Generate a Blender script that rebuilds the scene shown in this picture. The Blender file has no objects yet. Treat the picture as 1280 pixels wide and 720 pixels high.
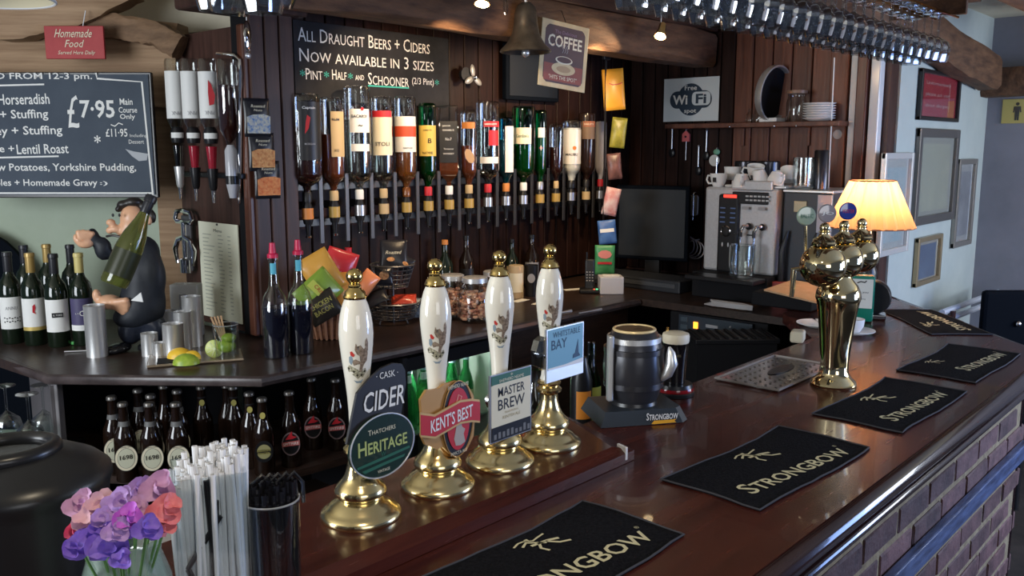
import bpy, bmesh, math, random
from mathutils import Vector, Matrix
random.seed(7)
PI=math.pi
COL=bpy.context.scene.collection
# ---------------------------------------------------------------- camera, world, exposure, window and lamp light
CAMP=Vector((0,0,1.75)); FPX=1108.0; HDG=math.radians(42); PIT=math.radians(9)
cd=bpy.data.cameras.new('camera'); cam=bpy.data.objects.new('camera',cd); COL.objects.link(cam)
cam.location=CAMP; cam.rotation_euler=(PI/2-PIT,0,HDG-PI/2); cd.sensor_width=36; cd.lens=FPX/1280*36; cd.clip_start=.02
bpy.context.scene.camera=cam
vs=bpy.context.scene.view_settings; vs.view_transform='Standard'; vs.look='None'; vs.gamma=1; vs.exposure=0.5
w=bpy.data.worlds.new('world'); bpy.context.scene.world=w; w.use_nodes=True
w.node_tree.nodes['Background'].inputs[0].default_value=(.55,.68,1,1); w.node_tree.nodes['Background'].inputs[1].default_value=.075
def area(name,loc,target,sx,sy,power,color):
    l=bpy.data.lights.new(name,'AREA'); l.shape='RECTANGLE'; l.size=sx; l.size_y=sy; l.energy=power; l.color=color
    o=bpy.data.objects.new(name,l); COL.objects.link(o); o.location=loc
    o.rotation_euler=(Vector(target)-Vector(loc)).to_track_quat('-Z','Y').to_euler(); return o
def spot(name,loc,target,power,color,ang=70,r=.03):
    l=bpy.data.lights.new(name,'SPOT'); l.energy=power; l.color=color; l.spot_size=math.radians(ang); l.spot_blend=.6; l.shadow_soft_size=r
    o=bpy.data.objects.new(name,l); COL.objects.link(o); o.location=loc
    o.rotation_euler=(Vector(target)-Vector(loc)).to_track_quat('-Z','Y').to_euler(); return o
def point(name,loc,power,color,r=.03):
    l=bpy.data.lights.new(name,'POINT'); l.energy=power; l.color=color; l.shadow_soft_size=r
    o=bpy.data.objects.new(name,l); COL.objects.link(o); o.location=loc; return o
DAY=(.78,.88,1); WARM=(1,.72,.42)
area('window_light_left',(-1.7,2.3,1.75),(1.3,2.2,1.2),1.5,1.2,60,(.88,.94,1))
area('window_light_back',(-.5,-2.2,1.8),(1.2,1.6,1.2),1.6,1.1,15,(.95,.97,1))
area('window_light_far',(5.2,-1.6,1.6),(4.6,1.3,1.2),1.5,1.2,46,(.84,.90,1))
area('window_light_low',(3.7,-1.3,1.3),(2.9,.5,.85),.9,1.1,30,(.30,.48,1))
spot('ceiling_spot_light',(2.25,2.28,2.15),(2.55,2.85,1.72),22,WARM,105)
spot('ceiling_spot_light.001',(3.2,2.28,2.15),(3.3,2.85,1.74),20,WARM,110)
spot('ceiling_spot_light.002',(.35,.35,2.42),(1.05,1.15,1.2),16,(1,.85,.62),80)

# ---------------------------------------------------------------- photograph pixel -> point in the room
_f=Vector((math.cos(HDG)*math.cos(PIT),math.sin(HDG)*math.cos(PIT),-math.sin(PIT))); _r=Vector((math.sin(HDG),-math.cos(HDG),0)); _u=_r.cross(_f)
def ray(x,y): return _f*FPX+_r*(x-640)+_u*(360-y)
def aZ(x,y,z): r=ray(x,y); return CAMP+r*((z-1.75)/r.z)
def aY(x,y,v): r=ray(x,y); return CAMP+r*(v/r.y)
def aX(x,y,v): r=ray(x,y); return CAMP+r*(v/r.x)
def aD(x,y,d): return CAMP+ray(x,y)*(d/FPX)
FR=HDG-PI/2       # rotation of a thing that faces the camera square on
RX=-PI/2          # rotation of a thing on the wall that ends the back bar

# ---------------------------------------------------------------- materials
MATS={}
def pm(name,col,rough=.5,metal=0,trans=0,ior=1.45,emit=None,estr=0,coat=0,spec=None,sub=0,alpha=None):
    if name in MATS: return MATS[name]
    m=bpy.data.materials.new(name); m.use_nodes=True; b=m.node_tree.nodes['Principled BSDF']
    b.inputs['Base Color'].default_value=(*col,1); b.inputs['Roughness'].default_value=rough; b.inputs['Metallic'].default_value=metal
    b.inputs['Transmission Weight'].default_value=trans; b.inputs['IOR'].default_value=ior; b.inputs['Coat Weight'].default_value=coat
    if emit: b.inputs['Emission Color'].default_value=(*emit,1); b.inputs['Emission Strength'].default_value=estr
    m.diffuse_color=(*col,1); MATS[name]=m; return m
def noisy(name,c1,c2,rough=.5,scale=8,stretch=(1,1,1),bump=.1,metal=0,coat=0,rand=0,detail=5,r2=None):
    if name in MATS: return MATS[name]
    m=pm(name,c1,rough,metal,coat=coat); nt=m.node_tree; N=nt.nodes; L=nt.links; b=N['Principled BSDF']
    tc=N.new('ShaderNodeTexCoord'); mp=N.new('ShaderNodeMapping'); mp.inputs['Scale'].default_value=stretch
    nz=N.new('ShaderNodeTexNoise'); nz.inputs['Scale'].default_value=scale; nz.inputs['Detail'].default_value=detail; nz.inputs['Roughness'].default_value=.6
    cr=N.new('ShaderNodeValToRGB'); cr.color_ramp.elements[0].position=.3; cr.color_ramp.elements[1].position=.7
    cr.color_ramp.elements[0].color=(*c1,1); cr.color_ramp.elements[1].color=(*c2,1)
    L.new(tc.outputs['Object'],mp.inputs['Vector'])
    if rand:
        oi=N.new('ShaderNodeObjectInfo'); ad=N.new('ShaderNodeVectorMath'); ad.operation='ADD'; ml=N.new('ShaderNodeMath'); ml.operation='MULTIPLY'; ml.inputs[1].default_value=37
        L.new(oi.outputs['Random'],ml.inputs[0]); L.new(mp.outputs[0],ad.inputs[0]); L.new(ml.outputs[0],ad.inputs[1]); L.new(ad.outputs[0],nz.inputs['Vector'])
        hs=N.new('ShaderNodeHueSaturation'); mr=N.new('ShaderNodeMapRange'); mr.inputs['To Min'].default_value=1-rand; mr.inputs['To Max'].default_value=1+rand
        L.new(oi.outputs['Random'],mr.inputs['Value']); L.new(mr.outputs[0],hs.inputs['Value']); L.new(cr.outputs[0],hs.inputs['Color']); L.new(hs.outputs[0],b.inputs['Base Color'])
    else:
        L.new(mp.outputs[0],nz.inputs['Vector']); L.new(cr.outputs[0],b.inputs['Base Color'])
    L.new(nz.outputs[0],cr.inputs[0])
    if bump:
        bp=N.new('ShaderNodeBump'); bp.inputs['Strength'].default_value=bump; bp.inputs['Distance'].default_value=.01
        L.new(nz.outputs[0],bp.inputs['Height']); L.new(bp.outputs[0],b.inputs['Normal'])
    if r2 is not None:
        mr=N.new('ShaderNodeMapRange'); mr.inputs['To Min'].default_value=rough; mr.inputs['To Max'].default_value=r2
        L.new(nz.outputs[0],mr.inputs['Value']); L.new(mr.outputs[0],b.inputs['Roughness'])
    return m
def thin_glass(name,tint=(1,1,1),refl=1.0,rough=.03):
    if name in MATS: return MATS[name]
    m=bpy.data.materials.new(name); m.use_nodes=True; nt=m.node_tree; N=nt.nodes; L=nt.links; N.clear()
    o=N.new('ShaderNodeOutputMaterial'); mx=N.new('ShaderNodeMixShader'); t=N.new('ShaderNodeBsdfTransparent'); g=N.new('ShaderNodeBsdfGlossy')
    lw=N.new('ShaderNodeLayerWeight'); lw.inputs['Blend'].default_value=.35; mu=N.new('ShaderNodeMath'); mu.operation='MULTIPLY_ADD'; mu.inputs[1].default_value=refl; mu.inputs[2].default_value=.05; mu.use_clamp=True
    t.inputs[0].default_value=(*tint,1); g.inputs['Roughness'].default_value=rough
    L.new(lw.outputs['Facing'],mu.inputs[0]); L.new(mu.outputs[0],mx.inputs[0]); L.new(t.outputs[0],mx.inputs[1]); L.new(g.outputs[0],mx.inputs[2]); L.new(mx.outputs[0],o.inputs[0])
    MATS[name]=m; return m
M_TOP=noisy('polished_mahogany',(.036,.007,.006),(.092,.020,.012),.20,2.2,(1.2,14,14),.03,coat=.15,r2=.32)
M_BACKTOP=noisy('dark_worn_worktop',(.018,.012,.011),(.05,.028,.02),.25,5,(2,14,14),.05,r2=.45)
M_NOSE=noisy('varnished_edge',(.02,.010,.012),(.045,.02,.018),.18,3,(1,20,20),.05,coat=.5)
M_PLANK=noisy('dark_stained_plank',(.012,.006,.005),(.032,.014,.011),.45,3,(12,12,1),.15,rand=.25)
M_RED=noisy('red_brown_plank',(.07,.022,.013),(.16,.055,.03),.38,3,(12,12,1),.12,rand=.2)
M_PANEL=noisy('brown_panel',(.035,.018,.015),(.085,.042,.033),.4,3,(12,12,1),.08)
M_BEAM=noisy('old_oak_beam',(.05,.022,.012),(.17,.085,.042),.75,3,(2,9,9),.9,detail=9)
M_BEAML=noisy('grey_oak_beam',(.10,.055,.03),(.30,.18,.10),.75,3,(2,9,9),.9,detail=9)
M_TIMBER=noisy('pale_timber',(.24,.14,.075),(.44,.29,.17),.7,3,(.8,3,14),.25,detail=9)
M_DARKBOARD=noisy('dark_bulkhead_board',(.025,.012,.009),(.075,.036,.022),.6,3,(1,8,8),.4,rand=.2)
M_CEIL=noisy('aged_plaster',(.66,.60,.46),(.76,.70,.56),.9,6,(1,1,1),.3)
M_GREENW=noisy('pale_green_wall',(.40,.47,.36),(.46,.53,.42),.85,5,(1,1,1),.15)
M_BLUEW=noisy('pale_blue_wall',(.40,.46,.45),(.46,.52,.50),.8,5,(1,1,1),.15)
M_GREYW=noisy('grey_wall',(.22,.22,.25),(.26,.26,.30),.8,5,(1,1,1),.1)
M_FLOOR=noisy('dark_floor',(.02,.017,.016),(.05,.04,.035),.6,6,(1,1,1),.2)
M_BRICK=noisy('purple_brown_brick',(.06,.028,.028),(.17,.085,.08),.7,14,(1,1,1),.9,rand=.4)
M_MORTAR=noisy('mortar',(.20,.15,.085),(.34,.27,.16),.9,30,(1,1,1),.8)
M_BRASS=pm('polished_brass',(.86,.62,.24),.1,1)
M_BRASSD=noisy('worn_brass',(.80,.61,.28),(.90,.74,.42),.12,6,(1,1,1),.02,metal=1,r2=.25)
M_CER=pm('cream_ceramic',(.82,.78,.68),.08,coat=.5)
M_STEEL=pm('brushed_steel',(.80,.80,.80),.34,.75)
M_CHROME=pm('chrome',(.8,.8,.82),.06,1)
M_BLACK=pm('black_plastic',(.012,.012,.014),.3)
M_BLACKM=pm('matt_black',(.010,.010,.012),.7)
M_BLUEB=pm('blue_black',(.003,.005,.009),.8)
M_SLATE=noisy('chalkboard',(.018,.018,.02),(.04,.04,.045),.75,5,(1,1,1),.05)
M_SLATEB=noisy('blue_grey_chalkboard',(.035,.05,.075),(.06,.08,.11),.7,4,(1,1,1),.05)
M_CHALK=pm('chalk',(.80,.80,.78),.9)
M_WHITE=pm('white_paint',(.8,.8,.8),.5)
M_PAPER=pm('paper',(.72,.72,.66),.7)
M_CREAM=pm('cream_print',(.74,.68,.50),.6)
M_RED1=pm('red_print',(.50,.02,.03),.45)
M_GOLD=pm('gold_print',(.62,.46,.14),.4,.3)
M_GREENP=pm('green_print',(.02,.12,.07),.45)
M_TEAL=pm('teal_chalk',(.05,.45,.38),.8)
M_TOWEL=noisy('black_towelling',(.006,.006,.008),(.017,.017,.021),.95,180,(1,1,1),.8)
M_TOWELT=pm('towel_print',(.72,.66,.42),.9)
M_GL=thin_glass('clear_glass',(.93,.96,.95),.75)
M_GLR=thin_glass('rack_glass',(.85,.88,.9),1.0)
M_GLG=thin_glass('green_glass',(.10,.55,.25),.7)
M_GLD=thin_glass('dark_glass',(.25,.25,.22),.8)
M_BEER=pm('brown_bottle_glass',(.012,.006,.004),.06,coat=.3)
M_WINE=pm('dark_green_bottle_glass',(.008,.014,.008),.06,coat=.3)

for m_,v_ in ((M_PLANK,.15),(M_PANEL,.25),(M_BLACKM,.15),(M_SLATE,.15),(M_BLUEB,.08),(M_TOWEL,.1),(M_DARKBOARD,.2)): m_.node_tree.nodes['Principled BSDF'].inputs['Specular IOR Level'].default_value=v_
# ---------------------------------------------------------------- mesh helpers
def frost(name,col,a):
    m=pm(name,col,.08,coat=.6); m.node_tree.nodes['Principled BSDF'].inputs['Alpha'].default_value=a; return m
class G:
    def __init__(s): s.b=bmesh.new()
    def _x(s,vs,M):
        if M is not None:
            for v in vs: v.co=M@v.co
    def box(s,c,d,bev=0,rz=0,M=None,seg=2):
        t=bmesh.new(); bmesh.ops.create_cube(t,size=1)
        for v in t.verts: v.co=Vector((v.co.x*d[0],v.co.y*d[1],v.co.z*d[2]))
        if bev: bmesh.ops.bevel(t,geom=t.edges[:],offset=bev,segments=seg,affect='EDGES',profile=.5)
        X=Matrix.Translation(c)@Matrix.Rotation(rz,4,'Z')
        if M is not None: X=M@X
        t.transform(X); me=bpy.data.meshes.new('tmp'); t.to_mesh(me); t.free(); s.b.from_mesh(me); bpy.data.meshes.remove(me); return s
    def lathe(s,prof,c=(0,0,0),seg=24,M=None,sx=1,sy=1,flute=None):
        rings=[]; new=[]
        for k,(r,z) in enumerate(prof):
            if r<1e-5: v=s.b.verts.new((c[0],c[1],c[2]+z)); rings.append([v]); new.append(v)
            else:
                R=[]
                for i in range(seg):
                    a=2*PI*i/seg; rr=r*(1+(flute if flute and i%2 else 0))
                    v=s.b.verts.new((c[0]+rr*sx*math.cos(a),c[1]+rr*sy*math.sin(a),c[2]+z)); R.append(v); new.append(v)
                rings.append(R)
        for A,Bq in zip(rings,rings[1:]):
            if len(A)==1 and len(Bq)==1: continue
            for i in range(seg):
                j=(i+1)%seg
                if len(A)==1: s.b.faces.new((A[0],Bq[j],Bq[i]))
                elif len(Bq)==1: s.b.faces.new((A[i],A[j],Bq[0]))
                else: s.b.faces.new((A[i],A[j],Bq[j],Bq[i]))
        s._x(new,M); return s
    def cyl(s,p0,p1,r0,r1=None,seg=12):
        p0=Vector(p0); p1=Vector(p1); r1=r0 if r1 is None else r1; d=p1-p0; q=d.to_track_quat('Z','Y').to_matrix().to_4x4()
        return s.lathe([(0,0),(r0,0),(r1,d.length),(0,d.length)],seg=seg,M=Matrix.Translation(p0)@q)
    def sph(s,c,r,sc=(1,1,1),seg=16,rings=10):
        M=Matrix.Translation(c)@Matrix.Diagonal((*sc,1))
        return s.lathe([(0 if k in(0,rings) else r*math.sin(PI*k/rings),-r*math.cos(PI*k/rings)) for k in range(rings+1)],seg=seg,M=M)
    def tube(s,pts,r,seg=8,closed=False):
        P=[Vector(p) for p in pts]; n=len(P); rings=[]; up=Vector((0,0,1))
        for i,p in enumerate(P):
            if closed: t=(P[(i+1)%n]-P[i-1])
            else: t=(P[min(i+1,n-1)]-P[max(i-1,0)])
            t.normalize(); a=up-t*up.dot(t)
            if a.length<.1: a=Vector((1,0,0))-t*t.x
            a.normalize(); up=a if i else a; b=t.cross(a); rr=r[i] if isinstance(r,(list,tuple)) else r
            rings.append([s.b.verts.new(p+(a*math.cos(2*PI*k/seg)+b*math.sin(2*PI*k/seg))*rr) for k in range(seg)])
        for i in range(n if closed else n-1):
            A=rings[i]; Bq=rings[(i+1)%n]
            for k in range(seg): s.b.faces.new((A[k],A[(k+1)%seg],Bq[(k+1)%seg],Bq[k]))
        if not closed: s.b.faces.new(rings[0][::-1]); s.b.faces.new(rings[-1])
        return s
    def ext(s,pts,axis,a0,a1):          # polygon extruded along an axis: 'y' polygon (x,z); 'z' polygon (x,y); 'x' polygon (y,z)
        def P(p,a): return {'y':(p[0],a,p[1]),'z':(p[0],p[1],a),'x':(a,p[0],p[1])}[axis]
        A=[s.b.verts.new(P(p,a0)) for p in pts]; Bq=[s.b.verts.new(P(p,a1)) for p in pts]; n=len(pts)
        s.b.faces.new(A); s.b.faces.new(Bq[::-1])
        for i in range(n): s.b.faces.new((A[i],A[(i+1)%n],Bq[(i+1)%n],Bq[i]))
        return s
    def mesh(s,name,mat,smooth=False,rc=True):
        if rc: bmesh.ops.recalc_face_normals(s.b,faces=s.b.faces[:])
        me=bpy.data.meshes.new(name); s.b.to_mesh(me); s.b.free(); me.materials.append(mat)
        if smooth:
            for p in me.polygons: p.use_smooth=True
            if smooth!='all': me.set_sharp_from_angle(angle=math.radians(42))
        return me
    def o(s,name,mat,parent=None,smooth=True,loc=(0,0,0),rz=0):
        return inst(name,s.mesh(name,mat,smooth),parent,loc,rz)
def inst(name,me,parent=None,loc=(0,0,0),rz=0,rx=0,ry=0):
    o=bpy.data.objects.new(name,me); COL.objects.link(o); o.parent=parent; o.location=loc; o.rotation_euler=(rx,ry,rz); return o
def tag(o,label,cat,group=None,kind=None):
    if label: o['label']=label
    if cat: o['category']=cat
    if group: o['group']=group
    if kind: o['kind']=kind
    return o
def T(name,label,cat,loc,rz=0,group=None,rx=0,ry=0):
    o=inst(name,None,None,loc,rz,rx,ry); return tag(o,label,cat,group)
def S(o,label=None): o['kind']='structure'; return o
def dup(o,parent=None,loc=None,rz=None,label=None):
    c=o.copy(); COL.objects.link(c); c.parent=parent
    if loc is not None: c.location=loc
    if rz is not None: c.rotation_euler=(o.rotation_euler[0],o.rotation_euler[1],rz)
    if label: c['label']=label
    for ch in o.children[:]: dup(ch,c)
    return c
_TX={}
def text_geo(s,sc=False,res=2,off=0.0):
    k=(s,sc,res,off)
    if k in _TX: return _TX[k]
    cu=bpy.data.curves.new('t','FONT'); cu.body=s; cu.resolution_u=res; cu.offset=off; cu.align_x='CENTER'
    if sc:
        cu.small_caps_scale=.78
        for i,ch in enumerate(s):
            if ch.islower(): cu.body_format[i].use_small_caps=True
    ob=bpy.data.objects.new('t',cu); COL.objects.link(ob); dg=bpy.context.evaluated_depsgraph_get(); me=bpy.data.meshes.new_from_object(ob.evaluated_get(dg))
    vs=[v.co.copy() for v in me.vertices]; fs=[tuple(p.vertices) for p in me.polygons]
    bpy.data.objects.remove(ob); bpy.data.curves.remove(cu); bpy.data.meshes.remove(me)
    x0=min(v.x for v in vs); x1=max(v.x for v in vs); y0=min(v.y for v in vs); y1=max(v.y for v in vs)
    vs=[((v.x-(x0+x1)/2)/(x1-x0),(v.y-(y0+y1)/2)/(y1-y0)) for v in vs]
    _TX[k]=(vs,fs); return _TX[k]
def txt(s,w,h,mat,parent,x=0,z=0,y=-.002,rot=0,flat=False,sc=False,name='lettering',cyl=None,slope=0,off=0.0,ital=0):
    """lettering on a face that looks along -y (or up, when flat); cyl = radius it wraps round"""
    vs,fs=text_geo(s,sc,off=off); out=[]; c,sn=math.cos(rot),math.sin(rot)
    for a,b in vs:
        a*=w; b*=h; a+=b*ital; p=(x+a*c-b*sn, z+a*sn+b*c+slope*a)
        if flat: out.append((p[0],p[1],y))
        elif cyl: t=p[0]/cyl; out.append((cyl*math.sin(t)*1.004,-cyl*math.cos(t)*1.004-.0003,p[1]))
        else: out.append((p[0],y,p[1]))
    me=bpy.data.meshes.new(name); me.from_pydata(out,[],fs); me.materials.append(mat); return inst(name,me,parent)
def strokes(lines,wd,mat,parent,y=-.002,flat=False,name='drawing',x=0,z=0,sc=1):
    """flat brush strokes: each line a list of (u,v)"""
    b=bmesh.new()
    for L in lines:
        P=[Vector((x+p[0]*sc,z+p[1]*sc)) for p in L]; q=[]
        for i,p in enumerate(P):
            t=(P[min(i+1,len(P)-1)]-P[max(i-1,0)]).normalized(); n=Vector((-t.y,t.x))*wd/2
            q.append((p+n,p-n))
        V=[[b.verts.new((a.x,a.y,y) if flat else (a.x,y,a.y)) for a in pr] for pr in q]
        for A,Bq in zip(V,V[1:]): b.faces.new((A[0],A[1],Bq[1],Bq[0]))
    me=bpy.data.meshes.new(name); b.to_mesh(me); b.free(); me.materials.append(mat); return inst(name,me,parent)
def poly(pts,mat,parent,y=-.001,name='print',flat=False,th=.0006):
    g=G(); g.ext(pts,'z' if flat else 'y',y,y+th); return g.o(name,mat,parent,False)
def ell(cx,cz,rx,rz,n=28,rot=0):
    return [(cx+rx*math.cos(t)*math.cos(rot)-rz*math.sin(t)*math.sin(rot),cz+rx*math.cos(t)*math.sin(rot)+rz*math.sin(t)*math.cos(rot)) for t in [2*PI*i/n for i in range(n)]]
def rect(x0,z0,x1,z1): return [(x0,z0),(x1,z0),(x1,z1),(x0,z1)]
def wrap(r,z0,z1,a0,a1,mat,parent,name='label_print',n=12,r1=None):
    """paper label wrapped round a bottle; angles in degrees from the front (-y)"""
    b=bmesh.new(); r1=r if r1 is None else r1; V=[]
    for i in range(n+1):
        t=math.radians(a0+(a1-a0)*i/n); V.append((b.verts.new((r*math.sin(t),-r*math.cos(t),z0)),b.verts.new((r1*math.sin(t),-r1*math.cos(t),z1))))
    for A,Bq in zip(V,V[1:]): b.faces.new((A[0],Bq[0],Bq[1],A[1]))
    me=bpy.data.meshes.new(name); b.to_mesh(me); b.free(); me.materials.append(mat)
    for p in me.polygons: p.use_smooth=True
    return inst(name,me,parent)
def facing(p): return math.atan2(p.y,p.x)-PI/2    # rotation that turns a thing's front to the camera side
# ================================================================ THE SETTING
XW=4.3; YB=2.97; YP=1.5; XE=5.9; ZC=2.5
def sbox(name,c,d,mat,bev=0,parent=None): return S(G().box(c,d,bev).o(name,mat,parent,False))
sbox('floor',(3,1.5,-.05),(11,8,.1),M_FLOOR)
sbox('ceiling',(3,1.9,ZC+.05),(10,7.2,.1),M_CEIL)
wb=sbox('wall_back',(3.14,YB+.05,1.25),(2.6,.1,2.5),M_BLACKM)
wr=sbox('wall_right',(XW+.05,2.26,1.25),(.1,1.5,2.5),M_PANEL)
sbox('wall_side',(5.15,YP+.05,1.25),(1.5,.1,2.5),M_BLUEW)
sbox('wall_end',(XE+.05,.2,1.25),(.1,2.7,2.5),M_GREYW)
# vertical boards, each one its own piece
def planks(parent,mat,axis,fixed,a0,a1,z0,z1,wd,out):
    n=max(1,round(abs(a1-a0)/wd)); st=(a1-a0)/n; me=None
    for i in range(n):
        a=a0+st*(i+.5)
        if me is None:
            g=G(); g.box((0,0,0),(abs(st)-.006,.014,z1-z0) if axis=='x' else (.014,abs(st)-.006,z1-z0),.003,seg=1); me=g.mesh('plank',mat,False)
        inst('plank',me,parent,(a,fixed+out,(z0+z1)/2) if axis=='x' else (fixed+out,a,(z0+z1)/2))
planks(wb,M_PLANK,'x',YB,1.8,XW,1.06,2.35,.098,-.008)
planks(wr,M_PLANK,'y',XW,2.95,2.3,1.06,2.35,.085,-.008)
planks(wr,M_RED,'y',XW,2.3,1.78,1.06,2.35,.11,-.008)
# corner posts beside the pale wall; the two pale ones are window glare given as colour
S(G().box((XW-.02,1.735,1.6),(.06,.09,1.8),.006).o('trim_1',M_RED,None,False))
S(G().box((XW-.03,1.66,1.6),(.05,.035,1.8),.004).o('trim_2',pm('pale_glare_strip',(.55,.58,.62),.15),None,False))
S(G().box((XW-.04,1.615,1.6),(.08,.05,1.8),.006).o('trim_3',noisy('dark_red_frame',(.06,.016,.012),(.10,.03,.02),.3,4,(10,10,1),.05),None,False))
S(G().box((XW-.03,1.56,1.6),(.06,.045,1.8),.006).o('trim_4',pm('white_glare_strip',(.62,.66,.70),.12),None,False))
# bulkhead across the front of the back bar: oak beam with boards above
bk=T('bulkhead_beam',None,None,(0,0,0)); S(bk)
def beam(name,pts,hw,hh,mat,parent=None,n=8,jit=.012,seed=1,M=None):
    """rough squared timber along a path, slightly uneven"""
    rnd=random.Random(seed); P=[Vector(p) for p in pts]; Q=[]
    for a,b in zip(P,P[1:]):
        for i in range(n): Q.append(a.lerp(b,i/n))
    Q.append(P[-1]); g=G(); rings=[]
    for i,p in enumerate(Q):
        t=(Q[min(i+1,len(Q)-1)]-Q[max(i-1,0)]).normalized(); s=t.cross(Vector((0,0,1))).normalized(); u=s.cross(t)
        sh=[(-1,-.72),(-.8,-1),(.8,-1),(1,-.72),(1,.72),(.8,1),(-.8,1),(-1,.72)]
        rings.append([g.b.verts.new(p+s*(x*hw+rnd.uniform(-jit,jit))+u*(z*hh+rnd.uniform(-jit,jit))) for x,z in sh])
    for A,Bq in zip(rings,rings[1:]):
        for k in range(8): g.b.faces.new((A[k],A[(k+1)%8],Bq[(k+1)%8],Bq[k]))
    g.b.faces.new(rings[0]); g.b.faces.new(rings[-1][::-1]); return g.o(name,mat,parent,True)
beam('beam',[(1.2,2.47,2.27),(2.7,2.47,2.265),(4.26,2.47,2.255)],.075,.085,M_BEAM,bk,6,.008,3)
for k in range(2): G().box((2.75,2.42+.004*k,2.385+k*.08),(3.05,.04,.074),.004).o('board',M_DARKBOARD,bk,False)
G().box((2.75,2.72,2.345),(3.05,.46,.03)).o('soffit_board',M_DARKBOARD,bk,False)
# curved tie beams on the ceiling to the right
def pxbeam(name,px,Y,hh,hw,mat,seed,jit=.012): return S(beam(name,[aY(x,y,Y)+Vector((0,0,hh)) for x,y in px],hw,hh,mat,None,4,jit,seed))
pxbeam('ceiling_beam',[(760,-60),(900,-4),(1000,12),(1050,28),(1120,50),(1165,74),(1200,96),(1236,112)],1.43,.092,.06,M_BEAM,5,.006)
pxbeam('ceiling_beam.001',[(1080,-92),(1180,-46),(1280,-2),(1400,55)],.80,.085,.10,noisy('brown_beam',(.09,.045,.025),(.24,.13,.07),.75,3,(2,9,9),.8,detail=9),8,.008)
S(beam('ceiling_beam.002',[(5.80,-.6,2.16),(5.80,1.5,2.12)],.07,.08,M_BEAM,None,6,.008,11))
# left end: pale green wall with timbers, square on to the camera
def fr(name,px0,py0,px1,py1,dep,th,mat,parent=None,bev=.004):
    """upright slab facing the camera square on, covering a pixel rectangle at one depth"""
    c=aD((px0+px1)/2,(py0+py1)/2,dep); wd=(px1-px0)*dep/FPX; hh=(py1-py0)*dep/FPX
    return G().box((0,th/2,0),(wd,th,hh),bev).o(name,mat,parent,False,c,FR)
c=aD(90,250,3.72); S(G().box((0,.05,0),(1.35,.1,2.6)).o('wall_left',M_GREENW,None,False,(c.x,c.y,1.25),FR))
def frbeam(name,pts,dep,hw,hh,mat,seed,jit=.004,n=8):
    o0=aD(pts[0][0],pts[0][1],dep); q=Matrix.Rotation(-FR,4,'Z'); b=beam(name,[q@(aD(x,y,dep)-o0) for x,y in pts],hw,hh,mat,None,n,jit,seed); b.location=o0; b.rotation_euler=(0,0,FR); return S(b)
frbeam('timber_lintel',[(-90,74),(70,74),(228,84)],3.5,.07,.16,M_TIMBER,21)
frbeam('timber_brace',[(-90,16),(20,22),(90,8),(160,-28)],3.34,.06,.085,M_TIMBER,22)
frbeam('timber_rail',[(100,30),(150,34),(195,42),(226,60)],3.38,.04,.045,M_BEAML,24,.004)
S(fr('timber_post',196,80,232,440,3.72,.10,M_TIMBER,bev=.01))
c=aD(150,-30,3.6); S(G().box((0,0,0),(1.3,.06,.45)).o('wall_upper_left',M_CEIL,None,False,c,FR))
# arched dark niche at the far left of the green wall, a flat black slab
g=G(); g.ext([(-.3,-.6)]+[(.26*math.cos(t)-.04,.26*math.sin(t)) for t in [PI-PI*i/14 for i in range(15)]]+[(.22,-.6)],'y',-.02,0)
S(g.o('niche_1',M_BLUEB,None,False,aD(-22,362,3.70),FR))
# end panel of the back bar (holds menu card and three optics) and its pilaster
ep=sbox('wall_panel_end',(1.80,3.13,1.62),(.05,.52,1.12),M_PANEL)
sbox('trim_5',(1.765,2.87,1.62),(.03,.04,1.12),M_RED,.006)
S(G().box((1.86,2.90,1.68),(.19,.10,1.25),.004).o('wall_pilaster',M_BLACKM,None,False))
p=bpy.data.objects['wall_pilaster']
for i in range(3): S(G().box((0,-.055,0),(.058,.014,1.24),.004,seg=1).o('plank',M_PANEL,p,False,(1.80+i*.062,2.90,1.68)))
for q in p.children:
    if 'kind' in q: del q['kind']
S(G().box((1.79,2.90,2.27),(.42,.2,.10),.012).o('trim_6',M_PANEL,None,False))

# ================================================================ BACK COUNTER
bc=T('back_counter','dark L-shaped back counter under the spirit bottles','counter',(0,0,0))
E0=aZ(61,468,1.05); E1=aZ(325,471,1.05); E2=(3.44,2.31)
top=[(.9,3.9),(1.0,3.33),(E0.x,E0.y),(E1.x,E1.y),(3.45,2.30),(3.45,1.535),(4.29,1.535),(4.29,2.96),(1.78,2.96),(1.75,3.4),(1.3,3.95)]
G().ext(top,'z',1.05-.032,1.05).o('counter_top',M_BACKTOP,bc,False)
nose=noisy('counter_edge',(.03,.022,.022),(.09,.07,.07),.3,4,(3,3,3),.1)
g=G(); g.tube([(1.03,3.3,1.034),(E0.x,E0.y,1.034),(E1.x,E1.y,1.034),(3.44,2.30,1.034)],.017,8); g.o('counter_nosing',nose,bc)
# carcass: side panels, shelf with beers, back boards
def seg(g,a,b,z0,z1,th=.02):
    a=Vector(a[:2]); b=Vector(b[:2]); m=(a+b)/2; d=b-a; g.box((m.x,m.y,(z0+z1)/2),(d.length,th,z1-z0),0,math.atan2(d.y,d.x))
    return g
inn=Vector((.637,.771,0))  # into the cabinet, away from the front edge of the angled part
cabs=T('beer_cabinet','open dark shelf cabinet holding bottled ales below back counter','cabinet',(0,0,0))
g=G(); g.ext([(E0.x+.05,E0.y+.03),(E1.x-.0,E1.y+.04),(2.02,2.36),(2.02,2.9),(1.75,2.93),(1.72,3.3),(1.15,3.5)],'z',.675,.70); g.o('shelf',M_BACKTOP,cabs,False)
g=G(); g.ext([(E0.x+.05,E0.y+.03),(E1.x-.0,E1.y+.04),(2.02,2.36),(2.02,2.9),(1.75,2.93),(1.72,3.3),(1.15,3.5)],'z',.40,.42); g.o('shelf',M_BACKTOP,cabs,False)
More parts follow.
